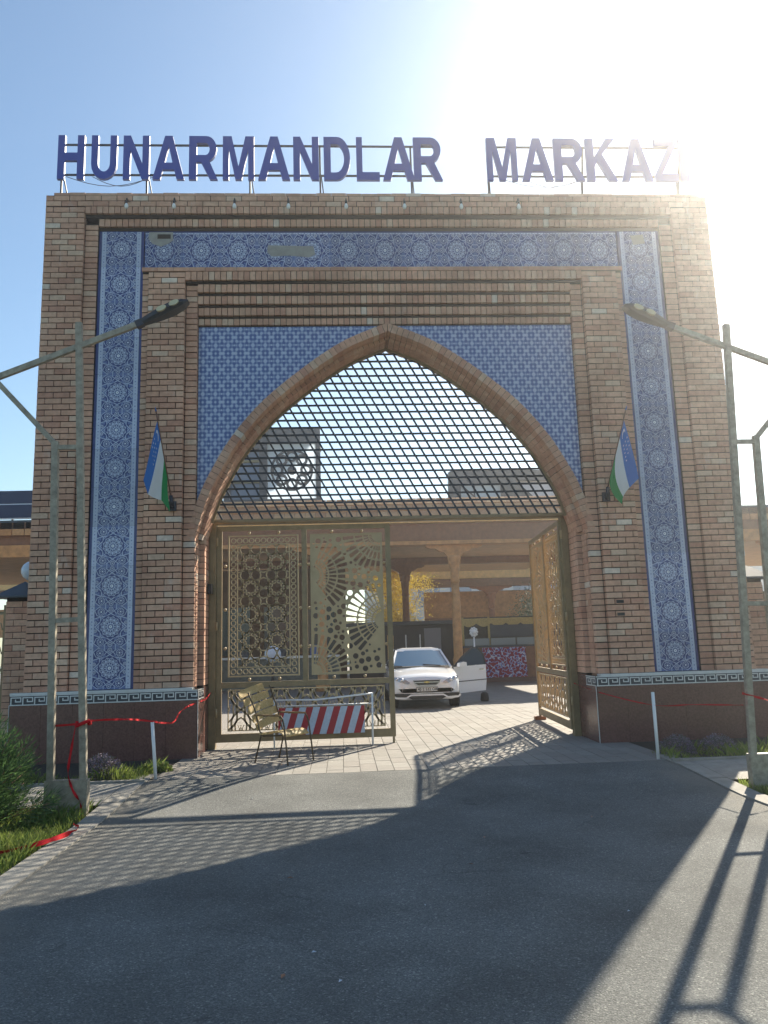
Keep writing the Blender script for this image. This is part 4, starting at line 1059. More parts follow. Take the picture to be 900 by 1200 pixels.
# ================================================================== barrier
B = thing('barrier_board', 'red and white striped barrier board leaning against the gate behind the chair', 'barrier', (-1.2,.62,.2))
n = 12; xa, xb_ = -1.92, -.53; z0, z1 = .205, .63; y0 = .60; skew = .13
def qd(mb, P, m_, d=.02): mb.hexa([(p[0], y0, p[1]) for p in P], [(p[0], y0+d, p[1]) for p in P], m_)
mb = MB(); full = [(xa,z0),(xb_,z0),(xb_,z1),(xa,z1)]
mb.hexa([(p[0], y0+.0205, p[1]) for p in full], [(p[0], y0+.034, p[1]) for p in full], steel); mb.build('backing', B)
pitch_ = (xb_-xa)/6.3
for k in range(-2, 15):
    x0_, x1_ = xb_-(k+1)*pitch_/2-.0, xb_-k*pitch_/2
    P = [(x0_-skew+.06,z0),(x1_-skew+.06,z0),(x1_+.06,z1),(x0_+.06,z1)]
    # clip to the board
    def clipx(P, X, keep_less):
        out = []
        for i in range(len(P)):
            a, b = P[i], P[(i+1)%len(P)]; ia = (a[0] <= X) if keep_less else (a[0] >= X); ib = (b[0] <= X) if keep_less else (b[0] >= X)
            if ia: out.append(a)
            if ia != ib: t = (X-a[0])/(b[0]-a[0]); out.append((X, a[1]+(b[1]-a[1])*t))
        return out
    P = clipx(P, xb_, True)
    if len(P) >= 3: P = clipx(P, xa, False)
    if len(P) < 3: continue
    o = MB().plate(P, [], y0, y0+.0203, red if k % 2 == 0 else barrierwhite).build('stripe_panel', B)
BS = thing('barrier_stand', 'thin pale metal stand with two horizontal tubes behind the striped board', 'stand', (-.42,.55,0))
MB().tube([(-.41,.55,.0),(-.40,.55,.83)], .016, white, 8).build('post', BS)
MB().tube([(-1.98,.57,.76),(-1.3,.57,.745),(-.40,.55,.82)], .014, white, 8).build('top_tube', BS)
MB().tube([(-1.98,.645,.655),(-.41,.645,.655)], .010, white, 8).build('lower_tube', BS)
MB().tube([(-1.98,.57,.0),(-1.98,.57,.76)], .013, white, 8).build('post', BS)
# ================================================================== rods and tape
for s, x_, lab in ((-1,-3.26,'thin white rod standing in the left bed with red tape on top'), (1,3.26,'thin white rod standing in the right bed near the path')):
    o = MB().tube([(x_,-1.9,-.05),(x_-(.06 if s < 0 else .0)+.0,-1.9,.70 if s < 0 else .86)], .022, white, 10).build('marker_rod'); tag(o, lab, 'rod', 'white marker rods')
def ribbon(pts, wd, name, lab, tw=.6, m_=redtape):
    P = [Vector(p) for p in catmull(pts, 8)]; mb = MB(); L, Rr = [], []
    for j, p in enumerate(P):
        d = (P[min(j+1,len(P)-1)]-P[max(j-1,0)]).normalized(); u = Vector((0,0,1)) if abs(d.z) < .8 else Vector((1,0,0))
        u = (u-d*u.dot(d)).normalized(); q = Matrix.Rotation(tw*math.sin(j*.45)+.2*math.sin(j*1.3), 3, d) @ u; L.append(p+q*wd/2); Rr.append(p-q*wd/2)
    n_ = len(P)
    mb.poly(L+Rr, m_, [(j, j+1, n_+j+1, n_+j) for j in range(n_-1)], smooth=True)
    off = [Vector(q)+Vector((0,.0015,0)) for q in L+Rr]; mb.poly(off, m_, [(j, n_+j, n_+j+1, j+1) for j in range(n_-1)], smooth=True)
    o = mb.build(name, fix=False); tag(o, lab, 'tape', 'red barrier tape'); return o
T1 = ribbon([(-4.02,-3.46,.83),(-3.72,-3.56,.85),(-3.6,-3.3,.86),(-3.42,-2.6,.80),(-3.31,-1.93,.71),(-3.27,-1.6,.66),(-3.22,-1.1,.62),(-3.2,-.8,.72),(-3.15,-.5,.78),(-3.10,-.2,.80),(-3.03,.3,.83),(-3.0,.7,.92)], .024, 'red_tape', 'red tape strung from the left lamp post to the left jamb')
T2 = ribbon([(-3.73,-3.56,.88),(-3.77,-3.57,.6),(-3.80,-3.56,.35),(-3.74,-3.58,.18),(-3.66,-3.56,.03),(-3.65,-3.56,-.1)], .027, 'red_tape', 'loose red tape hanging down the left lamp post', 1.1)
T4 = ribbon([(-4.8,-5.6,gz(-5.6)+.10),(-4.2,-5.45,gz(-5.5)+.07),(-3.75,-5.2,gz(-5.2)+.06),(-3.50,-4.8,gz(-4.8)+.055),(-3.40,-4.45,gz(-4.5)+.06),(-3.47,-4.3,gz(-4.3)+.07)], .045, 'red_tape', 'red tape lying across the grass and left kerb', .9)
T5 = ribbon([(2.98,.75,.86),(3.1,-.2,.76),(3.26,-1.85,.69),(3.45,-2.7,.75),(3.64,-3.55,.80)], .018, 'red_tape', 'thin red tape running from the right jamb to the right lamp post', 1.2)
T6 = ribbon([(3.64,-3.55,.93),(3.9,-3.5,.86),(4.5,-3.3,.70),(5.6,-3.1,.72)], .028, 'red_tape', 'red tape leaving the right lamp post towards the photo edge', 1.2)
MB().tube([(-3.73,-3.56,.83),(-3.60,-3.55,.88),(-3.62,-3.44,.84),(-3.74,-3.45,.86),(-3.73,-3.56,.83)], .02, redtape, 7).build('tape_knot'); tag(bpy.data.objects['tape_knot'], 'knotted red tape wound round the left lamp post', 'tape', 'red barrier tape')

# ================================================================== side pillars and railings
def pillar(s):
    Pn = thing('side_pillar', 'low brick pillar with pointed coping at the %s end of the portal' % ('left' if s < 0 else 'right'), 'pillar', (s*5.95,.6,0), 'brick pillars flanking the portal')
    MB().box((min(s*5.69,s*6.19), .412, -.1), (max(s*5.69,s*6.19), .9, 2.5), mortar).build('mortar_core', Pn)
    bs = []; z = 0; k = 0
    while z < 2.45:
        cuts = [5.68, 5.81 if k % 2 else 5.94, 6.2] if not k % 2 else [5.68, 5.81, 6.07, 6.2]
        for a, b in zip(cuts, cuts[1:]):
            q = (a+.004, .4, z, b-.005, .52, z+.088, tint()); bs.append(q if s > 0 else (-q[3], *q[1:3], -q[0], *q[4:]))
        z += CO; k += 1
    blocks('brick', 'brick_rest', bs, brickm, Pn)
    mb = MB(); x0, x1 = sorted((s*5.66, s*6.36)); zt = 2.5
    mb.poly([(x0,.3,zt),(x1,.3,zt),(x1,1.0,zt),(x0,1.0,zt),((x0+x1)/2,.65,zt+.28),(x0,.3,zt+.03),(x1,.3,zt+.03),(x1,1.0,zt+.03),(x0,1.0,zt+.03)], slate,
            [(3,2,1,0),(0,1,6,5),(1,2,7,6),(2,3,8,7),(3,0,5,8),(5,6,4),(6,7,4),(7,8,4),(8,5,4)]); mb.build('coping', Pn)
    G = thing('globe_lamp', 'round opal globe lamp on the %s side pillar' % ('left' if s < 0 else 'right'), 'lamp', (s*5.92,.6,2.7), 'globe lamps on the pillars')
    MB().lathe([(.05,0),(.03,.02),(.03,.09),(.05,.1)], (s*5.92,.65,2.70), black, 10).build('stem', G)
    MB().ball((s*5.92,.65,2.95), .16, globe_m, 18).build('globe', G)
    Fz = thing('iron_railing', 'wrought iron railing running off from the %s pillar' % ('left' if s < 0 else 'right'), 'railing', (s*7.5,.6,0), 'wrought iron railings beside the portal')
    for zz in (.35, 1.35, 2.25): MB().box((min(s*6.2,s*9.2), .585, zz), (max(s*6.2,s*9.2), .625, zz+.045), bronze).build('rail', Fz)
    for k in range(4): MB().box((s*(6.28+k*.95)-.022, .58, .0), (s*(6.28+k*.95)+.022, .63, 2.4), bronze).build('upright', Fz)
    mb = MB()
    for k in range(3):
        for zc, r_ in ((.6,.17),(1.02,.17),(1.62,.17),(2.0,.17)):
            for q in range(4):
                cx = s*(6.28+k*.95+.14+q*.225); pts = [(cx+(r_*(1-t/16))*math.cos(t*.75)*.62, zc+(r_*(1-t/16))*math.sin(t*.75)) for t in range(14)]
                mb.strip(pts, .014, .597, .612, bronze)
    mb.build('scrollwork', Fz)
    MB().box((min(s*6.2,s*9.2), .5, -.05), (max(s*6.2,s*9.2), .75, .34), granite).build('railing_plinth', Fz)
pillar(-1); pillar(1)

# ================================================================== courtyard arcades
def column(parent, x, y, top, r=.14, br=1.0, m_=wood, zb=0):
    mb = MB(); mb.lathe([(r*1.5,0),(r*1.5,.25),(r*1.15,.32),(r*1.1,.8),(r*1.25,.95),(r*1.0,1.1),(r*.95,top*.55),(r*.85,top*.72)], (x,y,zb), m_, 12)
    mb.lathe([(r*.85,top*.72),(r*1.05,top*.74),(r*.9,top*.76),(r*1.1,top*.86),(r*1.5,top*.90),(r*1.5,top*.92)], (x,y,zb), m_, 12)
    mb.build('column', parent)
    # carved bracket capital, stepped outline
    hw = br; pts = [(-hw,top),(-hw,top-.07),(-hw*.86,top-.13),(-hw*.66,top-.14),(-hw*.52,top-.24),(-hw*.36,top-.28),(-hw*.24,top-.44),(-r*1.3,top-.58),(-r*1.3,top-.72),(r*1.3,top-.72),(r*1.3,top-.58),(hw*.24,top-.44),(hw*.36,top-.28),(hw*.52,top-.24),(hw*.66,top-.14),(hw*.86,top-.13),(hw,top-.07),(hw,top)]
    MB().plate([(x+p[0], zb+p[1]) for p in pts], [], y-.11, y+.11, m_).build('bracket', parent)
A1 = thing('courtyard_arcade', 'timber arcade with tiled eave across the courtyard behind the gate', 'arcade', (0,16.5,0))
X0, X1 = -10.5, 9.3
MB().box((X0,16.0,5.32), (X1,16.35,5.95), wood2).build('fascia_beam', A1)
MB().box((X0,15.9,5.16), (X1,16.45,5.30), wood).build('lower_beam', A1)
MB().box((X0,15.78,5.96), (X1,16.4,6.12), woodlight).build('cornice_board', A1)
MB().box((X0,16.36,5.42), (X1,30,5.6), ceilm).build('ceiling', A1)
MB().box((X0,16.7,6.6), (X1,30,6.72), slate).build('roof', A1)
MB().poly([(X0,15.72,6.125),(X1,15.72,6.125),(X1,16.7,6.93),(X0,16.7,6.93),(X0,16.7,6.13),(X1,16.7,6.13)], wood2, [(0,1,2,3),(3,2,5,4),(0,4,5,1),(0,3,4),(1,5,2)]) if False else None
eb = MB(); eb.poly([(X0,15.76,6.12),(X1,15.76,6.12),(X1,16.72,6.99),(X0,16.72,6.99),(X0,16.72,6.12),(X1,16.72,6.12)], wood2, [(0,1,2,3),(3,2,5,4),(0,4,5,1),(0,3,4),(1,5,2)]); eb.build('eave_deck', A1)
d = Vector((0,.96,.87)).normalized(); nn = Vector((0,-.87,.96)).normalized()
tiles_mesh = {}
for row in range(3):
    x_ = X0+(row%2)*.19
    while x_ < X1-.3:
        mb = MB(); p = Vector((x_,15.74,6.125))+d*(row*.43); q = p+d*.46+nn*.015; o = nn*.05
        mb.hexa([p+o, p+o+Vector((.36,0,0)), q+Vector((.36,0,0)), q], [p+o*1.9, p+o*1.9+Vector((.36,0,0)), q+o*.6+Vector((.36,0,0)), q+o*.6], rnd.choice(eavem)); mb.build('roof_tile', A1)
        x_ += .38
for x_ in (-6.5,-1.6,3.32,8.2): column(A1, x_, 16.2, 5.16, .17, 1.05, wood)
A2 = thing('inner_arcade', 'second timber arcade row with dark bracketed columns deeper in the courtyard', 'arcade', (0,23,0))
MB().box((-12,22.6,5.10), (12,22.95,5.40), wood2).build('beam', A2)
for x_ in (-8.2,-3.0,2.0,12.0): column(A2, x_, 22.8, 5.1, .17, .9, wood2)
A3 = thing('far_arcade', 'far timber arcade with light put into its beam colour and red columns', 'arcade', (0,36,0))
MB().box((-22,33.0,5.25), (22,33.5,5.9), woodlight).build('beam', A3)
MB().box((-22,32.9,4.78), (22,33.6,5.22), wood2).build('lower_beam', A3)
MB().box((-22,33.6,6.12), (22,40,6.3), slate).build('roof', A3)
MB().box((4.0,33.9,3.0), (22,34.1,4.55), wood).build('parapet_board', A3); MB().box((4.0,33.8,2.62), (22,34.2,3.0), wood2).build('parapet_rail', A3)
MB().box((-22,33.9,2.6), (-2.6,34.1,4.2), wood).build('parapet_board', A3)
redwood = mat('red_column_paint', (.36,.13,.05), .5, noise=.2)
for x_ in (-14.5,-9.5,-4.0,1.9,7.9,13.5): column(A3, x_, 33.2, 4.78, .2, 1.25, redwood)
# stalls
S = thing('market_stall', 'brown market stall counter with glass row and dark awning boxes', 'stall', (6.5,19,0))
MB().box((3.9,18.6,.0), (9.3,18.85,1.35), wood2).build('counter_front', S)
MB().box((3.9,18.45,.0), (9.3,18.6,.16), granite).build('kick_plinth', S)
MB().box((3.85,18.5,1.355), (9.3,19.1,1.42), slate).build('counter_top', S)
for k in range(5): MB().box((3.95+k*1.05,18.62,1.43), (4.93+k*1.05,18.65,1.70), mat('display_glass', (.20,.24,.27), .1)).build('display_pane', S)
for a, b in ((5.05,6.75),(7.15,8.8)): MB().box((a,18.9,1.74), (b,19.5,2.22), slate).build('awning_box', S)
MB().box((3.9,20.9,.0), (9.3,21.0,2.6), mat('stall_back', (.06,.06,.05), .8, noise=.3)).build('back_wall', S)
gold = mat('gold_valance', (.45,.34,.12), .6, noise=.3, nscale=30)
mb = MB(); n_ = 90
for k in range(n_):
    xa, xb_ = 3.9+5.4*k/n_, 3.9+5.4*(k+1)/n_; za, zb = [2.30-.14*abs(math.sin(q*PI/n_*9)) for q in (k, k+1)]
    mb.hexa([(xa,18.95,za), (xb_,18.95,zb), (xb_,18.97,zb), (xa,18.97,za)], [(xa,18.95,2.47+.03*math.sin(k)), (xb_,18.95,2.47+.03*math.sin(k+1)), (xb_,18.97,2.5), (xa,18.97,2.5)], gold)
mb.build('valance', S)
for x_ in (3.95,5.0,6.95,8.95): MB().box((x_-.04,18.93,1.42), (x_+.04,18.99,2.55), gold).build('curtain', S)
cp = bpy.data.materials.new('patterned_carpet'); cp.use_nodes = True
def carpet_nodes():
    n = cp.node_tree.nodes; l = cp.node_tree.links; b = n['Principled BSDF']; b.inputs['Roughness'].default_value = .9
    g = n.new('ShaderNodeNewGeometry'); v = n.new('ShaderNodeTexVoronoi'); v.inputs['Scale'].default_value = 6.5; v2 = n.new('ShaderNodeTexNoise'); v2.inputs['Scale'].default_value = 6.5; v2.inputs['Detail'].default_value = 1
    l.new(g.outputs['Position'], v.inputs['Vector']); l.new(g.outputs['Position'], v2.inputs['Vector'])
    rp = n.new('ShaderNodeValToRGB'); l.new(v2.outputs['Fac'], rp.inputs[0]); rp.color_ramp.interpolation = 'CONSTANT'
    e = rp.color_ramp.elements; e[0].position = 0; e[0].color = (.26,.02,.03,1); e[1].position = .45; e[1].color = (.14,.18,.50,1)
    for p_, c_ in ((.49,(.62,.60,.64,1)), (.545,(.07,.10,.40,1)), (.585,(.32,.03,.04,1))): k = e.new(p_); k.color = c_
    l.new(rp.outputs[0], b.inputs['Base Color'])
carpet_nodes()
mb = MB()
for k in range(14):
    xa, xb_ = 4.62+1.72*k/14, 4.62+1.72*(k+1)/14; ya, yb_ = 18.40+.012*math.sin(k*1.9), 18.40+.012*math.sin((k+1)*1.9)
    mb.hexa([(xa,ya,.18),(xb_,yb_,.18),(xb_,yb_+.02,.18),(xa,ya+.02,.18)], [(xa,ya+.1,1.33),(xb_,yb_+.1,1.33),(xb_,yb_+.12,1.33),(xa,ya+.12,1.33)], cp)
tag(mb.build('hanging_carpet'), 'violet white and red patterned carpet draped over the stall counter', 'carpet')
Kk = thing('dark_kiosk', 'dark kiosk with pale window posts behind the car', 'kiosk', (2.2,21,0))
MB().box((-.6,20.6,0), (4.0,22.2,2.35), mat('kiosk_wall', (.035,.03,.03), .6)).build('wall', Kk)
for a, b in ((1.0,1.25),(1.75,1.8),(2.35,2.4),(3.0,3.07)): MB().box((a,20.55,.6), (b,20.59,1.95), white if b-a < .1 else woodlight).build('window_post', Kk)
MB().box((2.55,20.5,0), (3.25,20.58,2.2), mat('grey_door', (.22,.21,.23), .5)).build('door', Kk)
MB().box((-.8,20.3,2.36), (4.1,22.4,2.5), slate).build('roof', Kk)
# left side stall row seen through the closed leaf
S2 = thing('market_stall', 'long low stall seen through the closed gate leaf on the left', 'stall', (-6,19,0))
MB().box((-10,18.6,0), (-1.0,18.9,1.15), mat('stall_green_grey', (.13,.14,.12), .7, noise=.3)).build('counter_front', S2)
MB().box((-10,18.5,1.16), (-1.0,19.3,1.24), white).build('counter_top', S2)
MB().box((-10,21.4,0), (-.7,21.5,4.9), mat('shop_wall', (.16,.10,.06), .8, noise=.3, nscale=2)).build('back_wall', S2)
for k in range(5): MB().box((-9.6+k*1.8,21.33,1.3), (-8.4+k*1.8,21.38,3.3), mat('shop_window', (.03,.06,.08), .15)).build('window', S2)
for k in range(6): MB().box((-9.4+k*1.45,18.7,1.245), (-8.9+k*1.45,19.1,1.45+.1*(k%3)), rnd.choice((mat('crate_blue', (.05,.12,.35), .6), eavem[0], slate))).build('goods_box', S2)
GL = thing('globe_lamp', 'white globe lamp glimpsed through the star pattern of the gate', 'lamp', (-3.1,13,0))
MB().tube([(-3.1,13,0),(-3.1,13,1.15)], .05, black, 10).build('stem', GL); MB().ball((-3.1,13,1.38), .27, globe_m, 18).build('globe', GL)
# ornamental white stand beside the car door
OS = thing('ornate_stand', 'white ornate finial lamp behind the open car door', 'lamp stand', (3.7,15,0))
MB().tube([(3.72,15,0),(3.72,15,1.75)], .045, white, 10, r1=.025).build('stem', OS)
mb = MB()
for k in range(9):
    a = 2*PI*k/9; mb.ball((3.72+.11*math.cos(a),15,1.92+.13*math.sin(a)), .05, white, 8)
mb.ball((3.72,15,1.92), .10, white, 10); mb.build('finial', OS)

# rooftop pavilion with rosette screen
RP = thing('rooftop_pavilion', 'dark framed rooftop pavilion with a round rosette screen seen through the grille', 'pavilion', (-3.6,20,6.7))
yb = 20.0
mb = MB(); mb.plate([(-5.75,6.72),(-1.66,6.72),(-1.66,10.83),(-5.75,10.83)], [[(-3.93,7.75),(-3.93,10.22),(-1.86,10.22),(-1.86,7.75)], [(-5.5,7.75),(-5.5,9.95),(-4.25,9.95),(-4.25,7.75)]], yb, yb+.4, slate); mb.build('frame', RP)
MB().box((-5.74,yb+.4,6.72), (-1.7,yb+3.4,7.4), slate).build('base', RP); MB().box((-5.74,yb+.42,10.6), (-1.7,yb+3.4,10.8), slate).build('roof', RP)
fs_ = mat('frosted_screen', (.5,.55,.6), .5); translucent(fs_, (.75,.82,.9), .75)
MB().box((-3.94,yb+.30,7.7), (-1.85,yb+.33,10.23), fs_).build('screen_pane', RP)
mb = MB()
for k in range(8):
    a = 2*PI*k/8; cx, cz = -2.88+.60*math.cos(a), 9.0+.60*math.sin(a)
    mb.strip([(cx+.20*math.cos(2*PI*q/14), cz+.20*math.sin(2*PI*q/14)) for q in range(15)], .11, yb+.02, yb+.10, slate)
mb.strip([(-2.88+.86*math.cos(2*PI*q/30), 9.0+.86*math.sin(2*PI*q/30)) for q in range(31)], .09, yb+.02, yb+.10, slate)
mb.ball((-2.88,yb+.12,9.0), .2, slate, 10); mb.build('rosette', RP)
for z_ in (7.6,8.5,9.4): MB().box((-5.5,yb+.2,z_), (-4.25,yb+.26,z_+.1), mat('olive_trim', (.22,.2,.1), .6)).build('window_bar', RP)
MB().box((-5.5,yb+.3,7.7), (-4.25,yb+.33,9.96), mat('blue_pane', (.10,.15,.24), .2)).build('window_pane', RP)
RS = thing('rooftop_skylight', 'dark sloped rooftop skylight on the right above the arcade eave', 'skylight', (6.2,20,6.7))
mb = MB(); mb.plate([(3.75,6.75),(9.2,6.75),(9.2,8.55),(8.2,8.8),(4.1,8.9),(3.8,8.78)], [[(4.3,7.6),(4.3,8.25),(6.05,8.25),(6.05,7.6)], [(6.7,8.35),(8.7,8.35),(8.9,6.95),(8.15,6.95)]], yb, yb+.35, slate); mb.build('frame', RS)
MB().box((4.28,yb+.2,7.58), (6.07,yb+.23,8.27), paneglass).build('pane', RS)
MB().plate([(6.68,8.37),(8.72,8.37),(8.92,6.93),(8.13,6.93)], [], yb+.2, yb+.23, mat('pink_white_pane', (.62,.58,.60), .3)).build('pane', RS)
MB().box((3.8,yb+.36,6.75), (9.1,yb+3,7.2), slate).build('base', RS)
mb = MB(); mb.bar((4.3,yb+.1,8.25), (5.0,yb+.1,7.6), .05, .05, slate); mb.bar((4.9,yb+.12,8.25), (4.9,yb+.12,7.6), .06, .05, slate); mb.build('mullion', RS)

# side wings
def wing(s, lab):
    W = thing('side_wing', lab, 'arcade', (s*13,11,0), 'arcade wings beside the portal')
    xa, xb_ = sorted((s*9.6 if s < 0 else s*9.9, s*26))
    if s < 0: xa, xb_ = -26, -8.4
    else: xa, xb_ = 9.6, 26
    x_ = xa
    MB().box((xa,9.93,4.94), (xb_,10.2,5.30), wood2).build('eave_board', W)
    while x_ < min(xb_, xa+9) if s > 0 else x_ < xb_:
        if s > 0 or x_ > -19:
            for r_ in (0, 1): MB().hexa([(x_+.01,9.90+.03*r_,4.93+.19*r_),(x_+.33,9.90+.03*r_,4.93+.19*r_),(x_+.33,9.925+.03*r_,4.93+.19*r_),(x_+.01,9.925+.03*r_,4.93+.19*r_)], [(x_+.01,9.90+.03*r_,5.11+.19*r_),(x_+.33,9.90+.03*r_,5.11+.19*r_),(x_+.33,9.925+.03*r_,5.11+.19*r_),(x_+.01,9.925+.03*r_,5.11+.19*r_)], rnd.choice(eavem)).build('roof_tile', W)
        x_ += .345
    MB().box((xa,10.05,4.66), (xb_,10.3,4.938), wood2).build('fascia_beam', W)
    MB().box((xa,9.98,4.32), (xb_,10.28,4.658), wood).build('lower_beam', W)
    MB().box((xa,10.29,4.42), (xb_,20,4.55), ceilm).build('ceiling', W)
    MB().box((xa,10.0,5.305), (xb_,17,5.38), slate).build('roof', W)
    for k in range(3): column(W, s*(12.6+k*4.5), 10.15, 4.32, .18, 1.0, wood)
    return W
wing(-1, 'timber arcade wing with solar panels on its roof at the left edge')
wing(1, 'timber arcade wing at the right edge behind the lamp post')
MB().box((9.8,11.2,0), (26,11.5,2.8), rear).build('courtyard_wall'); tag(bpy.data.objects['courtyard_wall'], 'low brick wall under the right arcade wing', 'wall')
for k in range(3):
    SP = thing('solar_panel', ['outermost solar panel on the left wing roof','middle solar panel on the left wing roof, cut by the photo edge','solar panel on the left wing roof nearest the portal'][k], 'solar panel', (-12.6+k*2.02,10.4,5.4), 'solar panels on the left wing')
    x_ = -13.6+k*2.02; a, b = Vector((x_,10.1,5.42)), Vector((x_,11.0,6.42)); wv = Vector((1.98,0,0)); nv_ = Vector((0,-.72,.69))*.03
    MB().hexa([a, a+wv, b+wv, b], [a+nv_, a+wv+nv_, b+wv+nv_, b+nv_], white).build('frame', SP)
    i = nv_*1.02
    for q in range(2):
        for p_ in range(1):
            a2 = a+(b-a)*(.02+.5*q)+Vector((.04,0,0))+i; b2 = a+(b-a)*(.48+.5*q)+Vector((.04,0,0))+i; w2 = Vector((1.90,0,0)); t_ = nv_*.3
            MB().hexa([a2, a2+w2, b2+w2, b2], [a2+t_, a2+w2+t_, b2+w2+t_, b2+t_], solar).build('cell_field', SP)
    MB().bar((x_+1,10.98,6.3), (x_+1,10.98,5.36), .05, .05, steel).build('strut', SP)
# far building and trees
hz = bpy.data.materials.new('glare_air'); hz.use_nodes = True; _n = hz.node_tree.nodes; _n.clear()
_v = _n.new('ShaderNodeVolumePrincipled'); _o = _n.new('ShaderNodeOutputMaterial'); hz.node_tree.links.new(_v.outputs[0], _o.inputs['Volume'])
_v.inputs['Density'].default_value = .0025; _v.inputs['Anisotropy'].default_value = .79; _v.inputs['Color'].default_value = (.97,.98,1,1)  # scattering volume added to imitate veiling lens glare near the sun
_h = MB().box((-114,-114,-1.2), (114,114,12.2), hz).build('glare_volume'); _h['kind'] = 'stuff'; _h['label'] = 'thin scattering air added to imitate lens glare around the sun'
FB = thing('far_building', 'pale office block with a row of windows far beyond the arcades', 'building', (6,60,0))
MB().box((1.5,60,0), (40,70,9), mat('far_render', (.55,.55,.55), .8)).build('wall', FB)
for k in range(12): MB().box((3.2+k*3.0,59.9,4.9), (5.2+k*3.0,59.95,6.7), mat('far_glass', (.15,.22,.32), .2)).build('window', FB)
def tree(x, y, h, rr_, cols, lab, n=5200, cat='tree', grp=None, ls=.2):
    T_ = thing('courtyard_tree', lab, cat, (x,y,0), grp)
    mb = MB(); mb.tube([(0,0,0),(.05,0,h*.3),(-.03,.05,h*.6)], .11, wood2, 8, r1=.05)
    tips = []
    for k in range(9):
        a = 2*PI*k/9+rnd.uniform(-.3,.3); z0_ = h*rnd.uniform(.25,.55); tip = Vector((math.cos(a)*rr_*rnd.uniform(.5,.9), math.sin(a)*rr_*rnd.uniform(.5,.9), h*rnd.uniform(.55,.98)))
        mb.tube([(0,0,z0_), tip*.5+Vector((0,0,z0_*.5)), tip], .035, wood2, 6, r1=.01); tips.append(tip)
    mb.build('trunk', T_, local=True); fb = MB(); tips += [Vector((rnd.uniform(-.5,.5)*rr_, rnd.uniform(-.5,.5)*rr_, h*rnd.uniform(.35,1))) for _ in range(14)]
    for _ in range(n):
        c = rnd.choice(tips); p = c+Vector((rnd.gauss(0,.26*rr_), rnd.gauss(0,.26*rr_), rnd.gauss(0,.26*rr_)))
        u = Vector((rnd.gauss(0,1),rnd.gauss(0,1),rnd.gauss(0,1))).normalized()*ls*rnd.uniform(.5,1); v = u.orthogonal().normalized()*ls*.3
        fb.poly([p, p+u*.5+v, p+u, p+u*.5-v], rnd.choice(cols))
    fb.build('crown', T_, local=True, fix=False)
yel = [mat('autumn_leaf', c, .7) for c in ((.45,.34,.04), (.35,.30,.05), (.22,.20,.04), (.55,.42,.08))]
for _m in yel: translucent(_m, (.85,.62,.06), .5)
grn = [mat('dark_leaf', c, .7) for c in ((.04,.08,.03), (.07,.12,.04), (.10,.14,.05))]
tree(2.2,30,5.2,1.5,yel,'yellow autumn tree between the dark columns behind the car', n=15000, ls=.11)
tree(-3.5,42,6.0,1.9,yel,'yellow tree farther left behind the closed leaf', n=9000, ls=.16)
tree(9.2,26,3.6,1.6,grn,'dark green tree behind the stall', n=12000, ls=.11)

